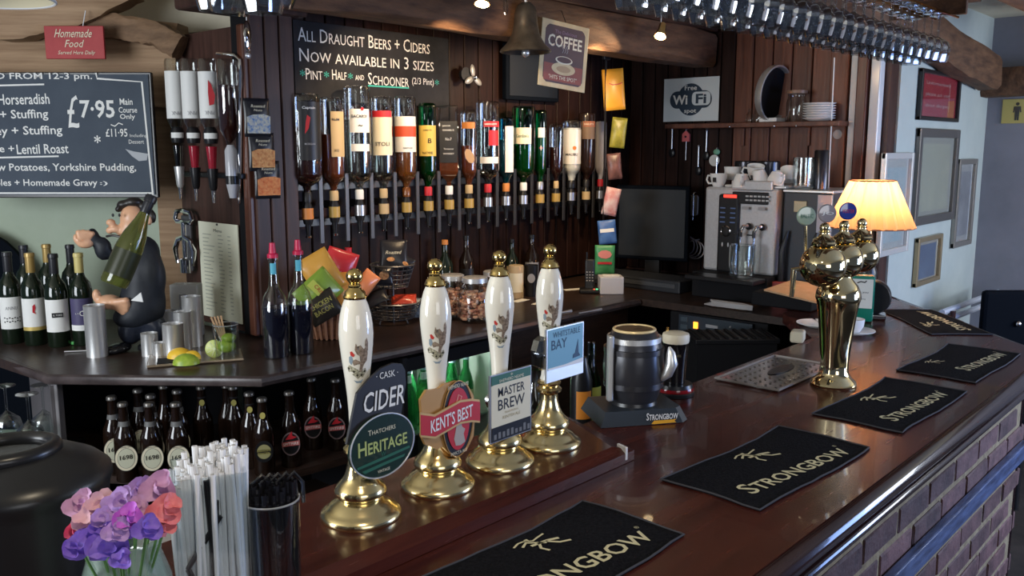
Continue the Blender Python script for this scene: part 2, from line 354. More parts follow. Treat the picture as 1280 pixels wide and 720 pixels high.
seg(G(),(1.20,3.48),(1.75,3.0),.0,1.01).o('back_panel',M_BLACKM,cabs,False)
seg(G(),(1.75,2.95),(2.02,2.93),.0,1.01).o('back_panel',M_BLACKM,cabs,False)
seg(G(),(E0.x+.015,E0.y+.01),(1.18,3.45),.0,1.01,.02).o('side_panel',pm('pale_edge_panel',(.12,.11,.115),.4),cabs,False)
seg(G(),(2.03,2.34),(2.03,2.95),.0,1.01,.02).o('side_panel',M_BLACKM,cabs,False)
# front edge strip lit on the left
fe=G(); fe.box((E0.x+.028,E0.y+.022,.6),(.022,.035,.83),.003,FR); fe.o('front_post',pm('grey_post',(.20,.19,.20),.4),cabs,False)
# other fronts under the counter
cf=T('counter_front','dark wooden panelled cupboard run under back counter right of fridge','cupboard',(2.62,2.38,0))
for i in range(2):
    d=G().box((.21+i*.42,.0,.52),(.41,.03,.98),.006).o('door',M_BACKTOP,cf,False)
    G().box((.05+i*.70,-.03,.70),(.012,.02,.12),.003).o('handle',M_STEEL,d,False)
g=G(); g.box((.42,.25,.5),(.84,.48,1.0)); g.o('carcass',M_BLACKM,cf,False)
# small wine glasses stored left under the counter
def wineglass_me(h=.16,r=.036,mat=M_GL,fl=None):
    g=G(); g.lathe([(.001,0),(.032,.001),(.033,.003),(.006,.008),(.004,.02),(.004,h*.44),(.012,h*.48),(r*.85,h*.58),(r,h*.72),(r*.92,h*.88),(r*.80,h),(r*.77,h),(r*.89,h*.88),(r*.97,h*.72),(r*.82,h*.59),(.001,h*.50)],seg=20,flute=fl)
    return g.mesh('wine_glass',mat,True)
WG=wineglass_me(.19,.042)
for k,(x,y,lab) in enumerate([(12,553,'upside-down wine glass at the far left under back counter'),(40,566,'upside-down wine glass nearest the pale counter post'),(58,552,'upside-down wine glass behind the one by the pale post')]):
    q=aD(x,y,2.75+.1*(k!=1)); o=inst('wine_glass',WG,None,(q.x,q.y,q.z+.19),0,PI); tag(o,lab,'glass','glasses stored under the counter')
gs=T('glass_shelf','dark low shelf carrying upside-down wine glasses','shelf',(0,0,0)); q=aD(8,560,2.8)
G().box((0,0,0),(.36,.28,.02)).o('board',M_BLACKM,gs,False,(q.x,q.y,q.z-.02),FR)

# ================================================================ THE BAR
bar=T('bar_counter','long polished mahogany bar counter with brick front','bar counter',(0,0,0))
ZT=1.10; YF=.55
outer=[(-.5,YF),(3.2,YF),(4.27,1.60)]
g=G(); g.ext([(-.5,YF+.03),(3.19,YF+.03),(4.15,1.52),(3.30,1.52),(2.92,1.235),(-.5,1.235)],'z',ZT-.04,ZT); g.o('counter_top',M_TOP,bar,False)
def edge(name,off,z,r,mat):
    g=G(); d=off*.41; g.tube([(-.5,YF+off,z),(3.2-d,YF+off,z),(4.19-d*.6,1.50+off*.6,z)],r,10); return g.o(name,mat,bar,'all')
edge('nosing',.022,ZT-.022,.022,M_NOSE); edge('moulding',.05,ZT-.056,.018,M_NOSE); edge('moulding',.035,ZT-.082,.012,M_NOSE)
# brick front with recessed mortar
YBR=.64
g=G(); g.box((1.35,YBR+.062,.5),(3.7,.13,1.0)); g.box((1.35,YBR+.056,.985),(3.7,.13,.06)); g.o('mortar',M_MORTAR,bar,False)
rb=random.Random(4); bm_=[]
for k in range(4):
    g=G(); g.box((0,0,0),(.206,.05,.060),.004,seg=1)
    for v in g.b.verts: v.co+=Vector((rb.uniform(-.002,.002),rb.uniform(-.0015,.0015),rb.uniform(-.001,.001)))
    bm_.append(g.mesh('brick',M_BRICK,False))
hb=G().box((0,0,0),(.096,.05,.060),.004,seg=1).mesh('brick',M_BRICK,False)
for r in range(12):
    z=.97-r*.076; x=.62+(r%2)*.11
    while x<3.05:
        inst('brick',bm_[rb.randrange(4)],bar,(x+.104,YBR+.017+rb.uniform(-.002,.002),z),0); x+=.219
    if r%2==0: inst('brick',hb,bar,(3.115,YBR+.018,z))
# diagonal return of the bar, and the wooden rail on the bricks, dirt and blue sky reflection in its colour
g=G(); seg(g,(3.17,.66),(4.08,1.56),0,1.04,.08); g.o('return_panel',M_NOSE,bar,False)
g=G(); g.box((2.2,YBR-.022,.775),(2.0,.022,.055),.004); g.o('rail',noisy('dirty_blue_sky_sheen',(.03,.04,.08),(.12,.17,.32),.3,9,(1,6,6),.3),bar,False)
G().cyl((3.205,YBR-.02,.775),(3.235,YBR-.03,.80),.012,.006).o('rail_end',M_NOSE,bar)
# bartender's side
g=G(); g.box((1.2,1.22,.53),(3.4,.02,1.06)); g.o('inner_panel',M_BLACKM,bar,False)
# stainless work surface below the bar on the serving side
ws=T('work_surface','grey steel work surface low behind the hand pumps','worktop',(0,0,0))
G().box((2.1,1.47,.87),(1.5,.44,.02),.003).o('surface',pm('dull_steel',(.16,.17,.17),.35,.8),ws,False)
G().box((2.1,1.47,.43),(1.48,.42,.86)).o('base',M_BLACKM,ws,False)
# raised plateau that carries the hand pumps
pl=T('pump_plinth','raised dark mahogany platform carrying the four hand pumps','platform',(0,0,0))
g=G(); t0=.012
A=[(.50,1.01),(1.50,1.005),(1.60,1.30),(.50,1.30)]; Bq=[(.50,1.035),(1.455,1.03),(1.58,1.29),(.50,1.29)]
va=[g.b.verts.new((*p,ZT+.001)) for p in A]; vb=[g.b.verts.new((*p,ZT+.022)) for p in A]; vc=[g.b.verts.new((*p,ZT+.035)) for p in Bq]
g.b.faces.new(vc)
for i in range(4):
    j=(i+1)%4; g.b.faces.new((va[i],va[j],vb[j],vb[i])); g.b.faces.new((vb[i],vb[j],vc[j],vc[i]))
g.o('platform_top',M_TOP,pl,False)
G().box((1.475,1.018,ZT+.022),(.006,.03,.028),.001,rz=-.3).o('end_strip',M_WHITE,pl,False)
# ================================================================ HAND PUMPS
CERP=[(.0165,.138),(.019,.142),(.0165,.150),(.0155,.165),(.016,.185),(.0175,.21),(.0205,.24),(.0245,.27),(.0275,.298),(.0285,.315),(.0275,.332),(.025,.348),(.021,.363),(.0165,.374),(.001,.3745)]
def crad(z):
    for (r0,z0),(r1,z1) in zip(CERP[2:],CERP[3:]):
        if z0<=z<=z1: return r0+(r1-r0)*(z-z0)/(z1-z0)
    return .02
BASE=G().lathe([(0,0),(.067,0),(.069,.005),(.067,.011),(.060,.016),(.054,.020),(.050,.026),(.041,.031),(.037,.035),(.0385,.039),(.043,.042),(.044,.048),(.041,.055),(.034,.062),(.028,.070),(.0235,.080),(.020,.092),(.0185,.102),(.0185,.110),(.022,.113),(.026,.116),(.0265,.121),(.022,.125),(.0195,.128),(.024,.131),(.025,.135),(.021,.139),(0,.139)],seg=56).mesh('base',M_BRASSD,True)
HANDLE=G().lathe(CERP,seg=48).mesh('handle',M_CER,True)
FERR=G().lathe([(0,.373),(.0185,.373),(.0195,.376),(.0175,.380),(.0165,.384),(.012,.388),(.010,.391),(.0105,.394),(.008,.397),(.0085,.400),(0,.400)],seg=32).mesh('ferrule',M_BRASS,True)
KNOB=G().sph((0,0,.409),.0138,(1,1,.95),24,16).mesh('knob',M_BRASS,True)
M_HORSE=noisy('print_brown',(.10,.065,.045),(.42,.33,.25),.3,220,(1,1,1),0); M_HGR=noisy('print_moss',(.10,.10,.05),(.60,.56,.42),.3,260,(1,1,1),0); M_HRED=pm('print_scarlet',(.55,.05,.04),.35); M_HBL=pm('print_grey_blue',(.25,.32,.38),.35); M_HDK=pm('print_dark',(.04,.035,.025),.35)
def decal(pts,mat,parent,k=0,name='hunting_scene'):
    b=bmesh.new(); cx=sum(p[0] for p in pts)/len(pts); cz=sum(p[1] for p in pts)/len(pts)
    def V(u,z): t=u/.0275; r=crad(z)+.0003+k*.00012; return b.verts.new((r*math.sin(t),-r*math.cos(t),z))
    c=V(cx,cz); n=len(pts); m=[V((p[0]+cx)/2,(p[1]+cz)/2) for p in pts]; o=[V(*p) for p in pts]
    for i in range(n): j=(i+1)%n; b.faces.new((c,m[i],m[j])); b.faces.new((m[i],o[i],o[j],m[j]))
    me=bpy.data.meshes.new(name); b.to_mesh(me); b.free(); me.materials.append(mat)
    for p in me.polygons: p.use_smooth=True
    return inst(name,me,parent)
def hunting(parent):
    # crop-based: u across (m), z up; scene spans u -.017...018, z .245...300
    def q(L): return [(-.020+a*.0405,.312-b*.062) for a,b in L]
    decal(q([(.42,.30),(.47,.12),(.52,.22),(.66,.18),(.80,.30),(.92,.20),(1.0,.42),(.97,.62),(.82,.72),(.70,.92),(.60,.88),(.66,.66),(.62,.48),(.50,.42)]),M_HORSE,parent,0)
    decal(q([(.86,.06),(.93,.0),(.99,.14),(1.0,.36),(.90,.32),(.84,.2)]),M_HORSE,parent,1)
    decal(q([(.22,.36),(.30,.34),(.42,.44),(.36,.50),(.24,.46)]),M_HRED,parent,1)
    decal(q([(.16,.50),(.28,.46),(.34,.60),(.24,.72),(.15,.64)]),M_HBL,parent,1)
    decal(q([(.28,.60),(.45,.56),(.62,.62),(.70,.70),(.52,.70),(.36,.74)]),M_HORSE,parent,1)
    decal(q([(.02,.80),(.14,.72),(.34,.78),(.52,.84),(.70,.92),(.92,.82),(.98,.92),(.80,1.06),(.52,1.10),(.30,1.0),(.06,.90)]),M_HGR,parent,0)
    for u,v,s in ((.10,.82,.05),(.34,.90,.06),(.50,1.0,.06),(.72,1.0,.07),(.86,.90,.06)):
        decal(q([(u-s,v),(u,v-.04),(u+s,v),(u,v+.045)]),M_HDK,parent,1)
    decal(q([(.30,1.14),(.55,1.17),(.82,1.12),(.70,1.22),(.45,1.22)]),M_HBL,parent,0)
PB=[aZ(452,645,ZT+.035),aZ(545,607,ZT+.035),aZ(624,578,ZT+.035),aZ(690,556,ZT+.035)]
PLAB=['tall cream ceramic hand pump with brass base, leftmost and nearest','cream hand pump second from the left, behind a red and gold pump clip','cream hand pump third from the left, behind a green and cream pump clip','cream hand pump furthest right, behind a small blue pump clip']
for p,l in zip(PB,PLAB):
    t=T('hand_pump',l,'beer pump',(p.x,1.14,ZT+.0351),facing(p),'ceramic hand pumps on the plinth')
    inst('base',BASE,t); h=inst('handle',HANDLE,t); inst('ferrule',FERR,t); inst('knob',KNOB,t); hunting(h)
PXS=[p.x for p in PB]
# ---- pump clips: outlines on the plane y = YC, local origin at clip centre
def clip_thing(name,label,x,z,yy=1.105,rz=0.0): return T(name,label,'pump clip',(x,yy,z),rz,'pump clips on the hand pumps')
def bracket(t,x=.0,z=0,side=-1):
    g=G(); g.cyl((x,.003,z),(x,.03,z),.009,.012,16); g.o('bracket',M_CHROME,t)
    g=G(); g.ext([(x-.012,z-.03),(x+.012,z-.03),(x+.02,z-.012),(x+.02,z+.012),(x+.012,z+.03),(x-.012,z+.03)],'y',.012,.018); g.o('fixing_plate',M_BRASS,t,False)
# 1 cider clip
cc=aY(476,556,1.105); c1=clip_thing('pump_clip','black chalkboard-style clip reading CASK CIDER over a round green badge',cc.x,cc.z)
def L(px,py,c,yy=1.105): q=aY(px,py,yy); return (q.x-c.x,q.z-c.z)
g=G(); g.ext([L(*q,cc) for q in [(434,556),(447,492),(461,475),(478,460),(492,454),(503,455),(507,463),(508,480),(500,530),(470,560)]],'y',.001,.006)
bd=g.o('board',pm('black_card',(.018,.017,.02),.5),c1,False)
a=L(484,468,cc); txt('· CASK ·',.046,.011,M_CHALK,bd,a[0],a[1],-.0002,.0,slope=-.02)
a=L(481,498,cc); txt('CIDER',.088,.034,M_CHALK,bd,a[0],a[1],-.0004,.0,slope=.0,ital=.12,off=.01)
g=G(); g.ext(ell(0,0,.068,.054),'y',-.006,.0008); rd=g.o('badge',pm('dark_green_badge',(.012,.032,.025),.25,coat=.5),c1)
g=G(); g.tube([(.0675*math.cos(t),-.006,.0535*math.sin(t)) for t in [2*PI*i/40 for i in range(40)]],.0014,6,True); g.o('rim',M_STEEL,rd)
txt('Thatchers',.058,.009,M_CREAM,rd,-.002,.028,-.0065,sc=True)
txt('Heritage',.104,.025,pm('lime_gold_print',(.42,.48,.16),.4),rd,0,.004,-.0066,sc=True,off=.015)
txt('W',.010,.008,M_GREENP,rd,0,-.014,-.0065); poly([(-.055,-.024),(0,-.019),(.057,-.014),(.058,-.018),(0,-.024),(-.054,-.028)],M_GREENP,rd,-.0066)
poly([(-.045,-.033),(0,-.029),(.047,-.026),(.044,-.030),(0,-.034),(-.04,-.038)],M_GREENP,rd,-.0066); txt('VINTAGE',.026,.005,M_CREAM,rd,0,-.042,-.0065)
bracket(c1,-.016,.03)
# white cord hook seen left of the first pump
# 2 red and gold clip
c2c=aY(560,522,1.105); c2=clip_thing('pump_clip','oval red and gold clip with curved banner reading KENT\'S BEST',c2c.x,c2c.z)
gold=pm('copper_gold_board',(.50,.27,.09),.35,.2)
g=G(); g.ext([L(*q,c2c) for q in [(526,500),(533,488),(548,486),(556,480),(571,476),(584,480),(592,494),(594,520),(592,545),(584,562),(574,570),(563,568),(553,558),(547,562),(532,556),(527,545),(529,530),(527,515)]],'y',0,.006); g.o('board',gold,c2,False)
o2=L(571,523,c2c); g=G(); g.ext(ell(o2[0],o2[1],.038,.070),'y',-.003,-.0002); g.o('oval',M_BLACK,c2)
g=G(); g.ext(ell(o2[0],o2[1],.029,.058),'y',-.0045,-.003); g.o('oval_field',M_RED1,c2)
g=G(); g.tube([(o2[0]+.038*math.cos(t),-.0035,o2[1]+.070*math.sin(t)) for t in [2*PI*i/40 for i in range(40)]],.0012,6,True); g.o('rim',pm('copper_rim',(.6,.33,.12),.25,.6),c2)
txt('SHEPHERD NEAME',.052,.007,M_CREAM,c2,o2[0],o2[1]+.062,-.0048); txt('INVICTA ALE',.040,.006,M_CREAM,c2,o2[0],o2[1]-.062,-.0048)
poly([(o2[0]-.012,o2[1]-.035),(o2[0]-.006,o2[1]-.012),(o2[0]-.002,o2[1]-.004),(o2[0]+.006,o2[1]-.004),(o2[0]+.008,o2[1]-.016),(o2[0]+.016,o2[1]-.022),(o2[0]+.012,o2[1]-.03),(o2[0]+.016,o2[1]-.046),(o2[0]+.004,o2[1]-.05),(o2[0]-.008,o2[1]-.048)],pm('grey_print',(.42,.36,.32),.5),c2,-.0052,'lion_emblem')
strokes([[(-.006,.03),(0,.045),(.008,.04),(.002,.03),(.010,.022)]],.003,pm('rose_print',(.7,.25,.2),.5),c2,-.0052,x=o2[0],z=o2[1],name='emblem')
def ribbon(c,pts,hh): return [(p[0],p[1]+hh) for p in pts]+[(p[0],p[1]-hh) for p in reversed(pts)]
bp=[L(*q,c2c) for q in [(522,530),(540,532),(556,523),(572,514),(586,512),(596,513)]]
poly(ribbon(0,bp,.022),pm('banner_gold',(.62,.40,.16),.35,.2),c2,-.008,'banner',th=.003); poly(ribbon(0,bp,.018),M_RED1,c2,-.0086,'banner_field')
txt("KENT'S BEST",.104,.024,M_WHITE,c2,(bp[0][0]+bp[-1][0])/2+.0015,(bp[0][1]+bp[-1][1])/2-.0005,-.0092,slope=.075,off=.012)
bracket(c2,-.012,-.01)
# 3 green and cream clip
c3c=aY(639,505,1.105); c3=clip_thing('pump_clip','upright cream clip with green top band reading MASTER BREW',c3c.x,c3c.z)
poly(rect(-.059,-.066,.059,.066),pm('pewter_board',(.35,.35,.36),.3,.6),c3,0,'board',th=.005)
poly(rect(-.056,-.040,.056,.050),M_CREAM,c3,-.0008,'panel'); poly([(-.056,.046),(-.05,.047),(0,.047),(.056,.047),(.056,.064),(-.056,.064)],M_GREENP,c3,-.0012,'top_band')
poly(rect(-.056,-.064,.056,-.036),M_BLACK,c3,-.0012,'photo_band')
rr=random.Random(3)
for i in range(9):
    x=-.05+i*.012; h=rr.uniform(.008,.016); poly(rect(x,-.060,x+.007,-.060+h),pm('grey_print2',(.16,.16,.16),.6),c3,-.0016,'figure_print')
txt('SHEPHERD NEAME',.07,.006,M_CREAM,c3,0,.052,-.0016); txt('*',.006,.006,M_CREAM,c3,0,.060,-.0016)
txt('MASTER',.076,.018,M_BLACK,c3,.0,.030,-.0012,off=.01); txt('BREW',.076,.021,M_BLACK,c3,.0,.005,-.0012,off=.01)
txt('TRADITIONAL',.040,.004,pm('tan_print',(.35,.28,.15),.6),c3,0,-.012,-.0012); txt('KENTISH ALE',.050,.006,pm('tan_print',(.3,.25,.1)),c3,0,-.021,-.0012)
bracket(c3,-.03,.01)
# 4 blue clip
c4c=aY(707,437,1.105); c4=clip_thing('pump_clip','small blue clip reading WHITSTABLE BAY on the furthest pump',c4c.x,c4c.z)
poly(rect(-.060,-.060,.060,.050),M_STEEL,c4,0,'board',th=.006); poly(rect(-.057,-.034,.057,.048),pm('blue_print',(.16,.38,.50),.4),c4,-.0008,'panel')
poly([(-.057,-.034),(.057,-.036),(.057,-.026),(0,-.030),(-.057,-.030)],M_WHITE,c4,-.0012,'wave')
navy=pm('navy_print',(.015,.06,.12),.5)
txt('WHITSTABLE',.088,.012,navy,c4,.002,.036,-.0013); txt('BAY',.050,.020,navy,c4,-.022,.016,-.0013,off=.01)
poly([(.022,-.022),(.048,-.020),(.042,-.012),(.040,.016),(.030,-.012),(.024,-.014)],navy,c4,-.0013,'boat_emblem')
bracket(c4,-.052,-.004); 
g=G(); g.ext([(-.084,-.02),(-.062,-.032),(-.062,.036),(-.078,.030),(-.086,.01)],'y',.005,.02); g.o('side_lens',thin_glass('smoked_lens',(.4,.42,.45),1),c4,False)
# white card behind first pump
# ================================================================ BAR TOWELS
def archer(parent,u,v,s,mat,z):
    for L_,wd in (([[(0,.9),(.3,1.0),(.5,.98),(.75,.8),(1.0,.85),(1.35,.9)],],.07),([[(.2,.72),(.5,.86),(.75,.62),(.95,.42)]],.09),([[(.45,.60),(.8,.55),(1.1,.5),(1.45,.36)]],.12),([[(.75,.55),(.55,.30),(.62,.02)],[(1.0,.5),(1.25,.15),(1.6,.0)]],.10),([[(.56,.92),(.62,.97),(.7,.95)]],.13)):
        strokes(L_,wd*s,mat,parent,z,True,'archer_emblem',u,v,s)
def towel(label,loc,rz,w=.475,d=.215,tx=.235,tz=-.055,tw=.36,th=.042,trot=-.1,ax=.03,az=.01,asz=.055,group=True):
    g=G(); n=12; m=6; vsx=[]
    rnd=random.Random(label)
    for s in (0,1):
        rows=[]
        for i in range(n+1):
            row=[]
            for j in range(m+1):
                x=-w/2+w*i/n; y=-d/2+d*j/m; y+=.004*math.sin(PI*i/n)*(1 if j==0 else -1 if j==m else 0)*(rnd.random()*.3+.6)-.006*math.sin(i*.45+w*9); x-=.004*math.cos(j*.9); ed=(i in(0,n) or j in(0,m)); x+=rnd.uniform(-.0015,.0015) if ed else 0; y+=rnd.uniform(-.0015,.0015) if ed else 0
                row.append(g.b.verts.new((x,y,.0002 if s==0 else (.0032 if ed else .0042+.0006*math.sin(i*.9+j*1.3)))))
            rows.append(row)
        vsx.append(rows)
    HM=None
    for s in (0,1):
        for i in range(n):
            for j in range(m): g.b.faces.new((vsx[s][i][j],vsx[s][i+1][j],vsx[s][i+1][j+1],vsx[s][i][j+1]))
    for i in range(n):
        for j in (0,m): g.b.faces.new((vsx[0][i][j],vsx[0][i+1][j],vsx[1][i+1][j],vsx[1][i][j]))
    for j in range(m):
        for i in (0,n): g.b.faces.new((vsx[0][i][j],vsx[0][i][j+1],vsx[1][i][j+1],vsx[1][i][j]))
    class _P:
        def __init__(s,c): s.co=c.copy()
    r1=vsx[1]; HM=[_P(r1[i][0].co) for i in range(n+1)]+[_P(r1[n][j].co) for j in range(1,m+1)]+[_P(r1[i][m].co) for i in range(n-1,-1,-1)]+[_P(r1[0][j].co) for j in range(m-1,0,-1)]
    t=T('bar_towel',label,'bar towel',loc,rz,'black bar towels along the counter'); c=g.o('cloth',M_TOWEL,t)
    g=G(); z=.003; g.tube([v.co+Vector((0,0,.0006)) for v in HM],.0019,6,True); g.o('hem',pm('grey_hem',(.06,.06,.07),.9),t)
    txt('Strongbow',tw,th,M_TOWELT,c,tx-w/2+tw*0,tz,.0054,trot,True,sc=True,off=.012)
    txt('®',.009,.009,M_TOWELT,c,tx-w/2+tw/2+.008,tz+th*.55-.02,.0054,trot,True)
    archer(c,ax,az,asz,M_TOWELT,.0054)
    return t
towel('black bar towel nearest the camera, cut off by the bottom edge',(1.012,.838,ZT+.0005),0,tx=.25,tz=-.040,tw=.36,th=.048,ax=.0,az=.02,asz=.055)
towel('black bar towel in the open middle of the bar, second from camera',(1.672,.776,ZT+.0005),-.035,tx=.232,tz=-.054,tw=.36,th=.046,ax=-.04,az=.012,asz=.06)
towel('black bar towel right in front of the brass beer font',(2.296,.745,ZT+.0005),-.01,tx=.238,tz=-.052,tw=.34,th=.046,trot=-.06,ax=-.05,az=.012,asz=.06)
towel('black bar towel on the bar corner, fourth from the camera',(2.885,.745,ZT+.0005),0,tx=.275,tz=-.045,tw=.31,th=.046,ax=-.10,az=.04,asz=.04)
t=towel('black bar towel lying diagonally furthest away, towards the pale wall',(3.50,1.02,ZT+.0005),math.radians(42),tx=.24,tz=-.04,tw=.36,th=.05,trot=-.02,ax=-.12,az=.01,asz=.06)
# ================================================================ FONTS
# barrel shaped cider font
bp0=(1.765,1.19,ZT); fb=T('barrel_font','dark oak-barrel cider font on a black base printed STRONGBOW','beer font',bp0,-.62)
fr0=facing(Vector(bp0)); bt=pm('black_barrel',(.035,.035,.042),.28,.3)
prof=[(0,.05),(.056,.05),(.066,.075),(.073,.11),(.075,.14),(.072,.17),(.065,.20),(.056,.222),(.050,.226)]
g=G(); g.lathe([(r,z-.012) for r,z in prof],seg=30,flute=-.018); bo=g.o('barrel',bt,fb)
for z,r in ((.095,.0722),(.178,.0722),(.205,.0645)): 
    g=G(); g.lathe([(r-.004,z-.018),(r+.0008,z-.018),(r+.0012,z-.005),(r-.004,z-.005)],seg=40); g.o('hoop',M_STEEL if z>.2 else pm('dark_hoop',(.08,.08,.09),.3,.8),bo)
g=G(); g.lathe([(0,.208),(.047,.210),(.0475,.216),(0,.2165)],seg=40); g.o('lid',noisy('brown_barrel_lid',(.05,.028,.015),(.20,.12,.06),.5,30,(1,1,1),.3),bo)
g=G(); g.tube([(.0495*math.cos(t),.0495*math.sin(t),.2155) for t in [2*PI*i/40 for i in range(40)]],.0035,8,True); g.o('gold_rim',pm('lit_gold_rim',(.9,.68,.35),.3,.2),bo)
g=G(); g.ext([(-.11,-.088),(.095,-.088),(.115,-.068),(.11,.075),(-.11,.075)],'z',.001,.034)
for v in g.b.verts:
    if v.co.z>.02: v.co.x*=.86; v.co.y*=.84
g.o('base',pm('blue_black_base',(.022,.03,.042),.35),fb,False)
g=G(); g.lathe([(0,.033),(.06,.033),(.058,.042),(0,.042)],seg=30); g.o('collar',M_BLACK,fb)
txt('Strongbow',.080,.018,M_WHITE,fb,.042,.021,-.0890,.0,sc=True,off=.015); poly([(.015,.003),(.022,.0105),(.070,.0105),(.078,.0115),(.073,.007),(.078,.003),(.022,.002)],pm('orange_print',(.85,.42,.03),.5),fb,-.0885,'ribbon_print')
# chrome tap lever and spout on the barrel
g=G(); a=math.radians(-18)
g.tube([(.055,-.045,.10),(.066,-.055,.115),(.074,-.060,.14),(.072,-.058,.165),(.069,-.055,.180)],[.008,.013,.015,.011,.003],12); g.o('lever',M_STEEL,fb)
g=G(); g.box((-.072,-.035,.13),(.014,.02,.16),.004); g.o('side_plate',M_STEEL,fb,False)
# stout glass shaped font
q=aZ(838,497,ZT); ft=T('stout_font','font shaped like a pint of black stout with a cream head','beer font',(q.x+.035,q.y+.01,ZT),facing(q),)
g=G(); g.lathe([(0,.033),(.027,.033),(.028,.06),(.031,.10),(.0335,.13),(.034,.142),(0,.142)],seg=36); g.o('glass_body',pm('black_stout',(.006,.005,.006),.08,coat=.5),ft)
g=G(); g.lathe([(0,.142),(.034,.142),(.0355,.146),(.0360,.160),(.034,.166),(.026,.169),(0,.170)],seg=36); g.o('cream_head',pm('cream_foam',(.80,.72,.55),.5),ft)
txt('GUINNESS',.030,.006,pm('dim_gold',(.20,.16,.08),.5),ft,0,.112,0,cyl=.0325)
g=G(); g.lathe([(0,.001),(.052,.001),(.053,.010),(.050,.013),(0,.013)],seg=36); g.o('base_ring',M_BLACK,ft)
g=G(); g.lathe([(0,.013),(.051,.013),(.0525,.018),(.051,.023),(0,.023)],seg=36); g.o('red_ring',pm('red_translucent_ring',(.25,.01,.015),.1,coat=.5),ft)
g=G(); g.lathe([(0,.023),(.049,.023),(.046,.032),(0,.033)],seg=36); g.o('top_ring',M_BLACK,ft)
g=G(); g.tube([(-.022,.02,.14),(-.024,.022,.165),(-.022,.02,.176)],.004,8); g.o('tap_lever',M_BRASS,ft)
# bottle with yellow label and orange flash behind the fonts
def cylbottle(name,label,cat,loc,prof,mat,parts,group=None,rz=None,seg=24):
    t=T(name,label,cat,loc,facing(Vector(loc)) if rz is None else rz,group); G().lathe(prof,seg=seg).o('body',mat,t); 
    for f in parts: f(t)
    return t
q=aY(739,428,1.52); kz=(q.z-.8805)/0.235
cylbottle('bottle','green bottle with yellow label behind the barrel font','bottle',(q.x,1.52,.8805),[(a,b*kz) for a,b in [(0,0),(.03,0),(.032,.01),(.032,.14),(.013,.19),(.012,.235),(0,.235)]],M_GLG,[lambda t:wrap(.0325,.06*kz,.138*kz,-70,70,pm('yellow_green_label',(.40,.42,.08),.5),t)])
q=aY(727,446,1.52); kz=(q.z-.8805)/0.2
cylbottle('bottle','black bottle with an orange flash standing behind the blue clip','bottle',(q.x,1.52,.8805),[(a,b*kz) for a,b in [(0,0),(.03,0),(.032,.01),(.032,.15),(.018,.19),(.016,.20),(0,.20)]],M_BLACK,[lambda t:wrap(.0326,.07*kz,.13*kz,-25,60,pm('orange_label',(.70,.24,.03),.5),t)])
q=aY(668,462,1.52); kz=(q.z-.8805)/0.24
cylbottle('bottle','clear bottle standing behind the green and cream clip','bottle',(q.x,1.52,.8805),[(a,b*kz) for a,b in [(0,0),(.03,0),(.032,.01),(.032,.16),(.014,.20),(.013,.24),(0,.24)]],M_GL,[lambda t:wrap(.0326,.04,.14,-60,60,M_GREENP,t)])
# three-ball brass font
f0=(2.372,.936,ZT); tf=T('brass_font','polished brass three-ball beer font on a tapered column','beer font',f0,0)
BRS=pm('font_brass',(.84,.70,.42),.07,1)
g=G(); g.lathe([(0,0),(.060,0),(.062,.006),(.058,.014),(.048,.022),(.042,.030),(.0385,.04),(.037,.06),(.044,.14),(.052,.21),(.0565,.235),(.060,.245),(.058,.262),(.050,.280),(.036,.296),(.030,.305),(.034,.312),(.030,.32),(0,.32)],seg=48); g.o('column',BRS,tf)
for i,(px,py) in enumerate([(1027,324),(1060,314),(1087,306)]):
    cx=-.115+i*.128; cz=.345+.002*i
    g=G(); g.sph((cx,0,cz),.060-.004*i,(1,1,.94),40,24); bl=g.o('ball',BRS,tf)
    g=G(); g.lathe([(0,.053),(.030,.053),(.032,.059),(.028,.063),(.029,.068),(.018,.075),(.012,.082),(.012,.086),(.016,.088),(.012,.091),(0,.091)],(cx,0,cz-.004*i),28); g.sph((cx,0,cz+.099-.004*i),.0135,(1,1,1),20,12); g.o('finial',BRS,bl)
g=G(); g.cyl((-.115,0,.345),(.14,0,.349),.022,.022,20); g.o('crossbar',BRS,tf)
for i,(px,py,mat,s,tc) in enumerate([(1010,270,pm('pale_green_lens',(.30,.38,.30),.1,coat=1),'BALTIC',M_GREENP),(1036,267,pm('grey_red_lens',(.30,.26,.28),.1,coat=1),'JO',M_WHITE),(1062,264,pm('blue_red_lens',(.03,.05,.28),.1,coat=1),'FOSTER',M_RED1)]):
    p=aY(px,py,1.03); x=p.x-f0[0]; z=p.z-f0[2]
    bx=-.115+i*.128
    g=G(); g.tube([(bx-.012,.04,.335),(x,.095,.36),(x,.099,z-.028)],.005,8); st=g.o('tap_stem',BRS,tf)
    g=G(); M=Matrix.Translation((x,.099,z))@Matrix.Rotation(-PI/4-.1,4,'Z')@Matrix.Rotation(PI/2,4,'X'); g.lathe([(0,-.005),(.024,-.005),(.0265,0),(.024,.005),(0,.007)],seg=32,M=M); ln=g.o('lens_badge',mat,st)
    tt=txt(s,.034,.011,tc,ln,0,0,0); tt.matrix_local=Matrix.Translation((x,.099,z))@Matrix.Rotation(-PI/4-.1,4,'Z')@Matrix.Translation((0,-.0085,0))
g=G(); g.cyl((-.165,-.0,.345),(-.178,0,.345),.012,.009,16); g.o('end_cap',BRS,tf)
g=G(); g.tube([(-.10,.05,.33),(-.10,.085,.325),(-.10,.088,.25)],[.009,.009,.006],10); g.o('spout',BRS,tf)
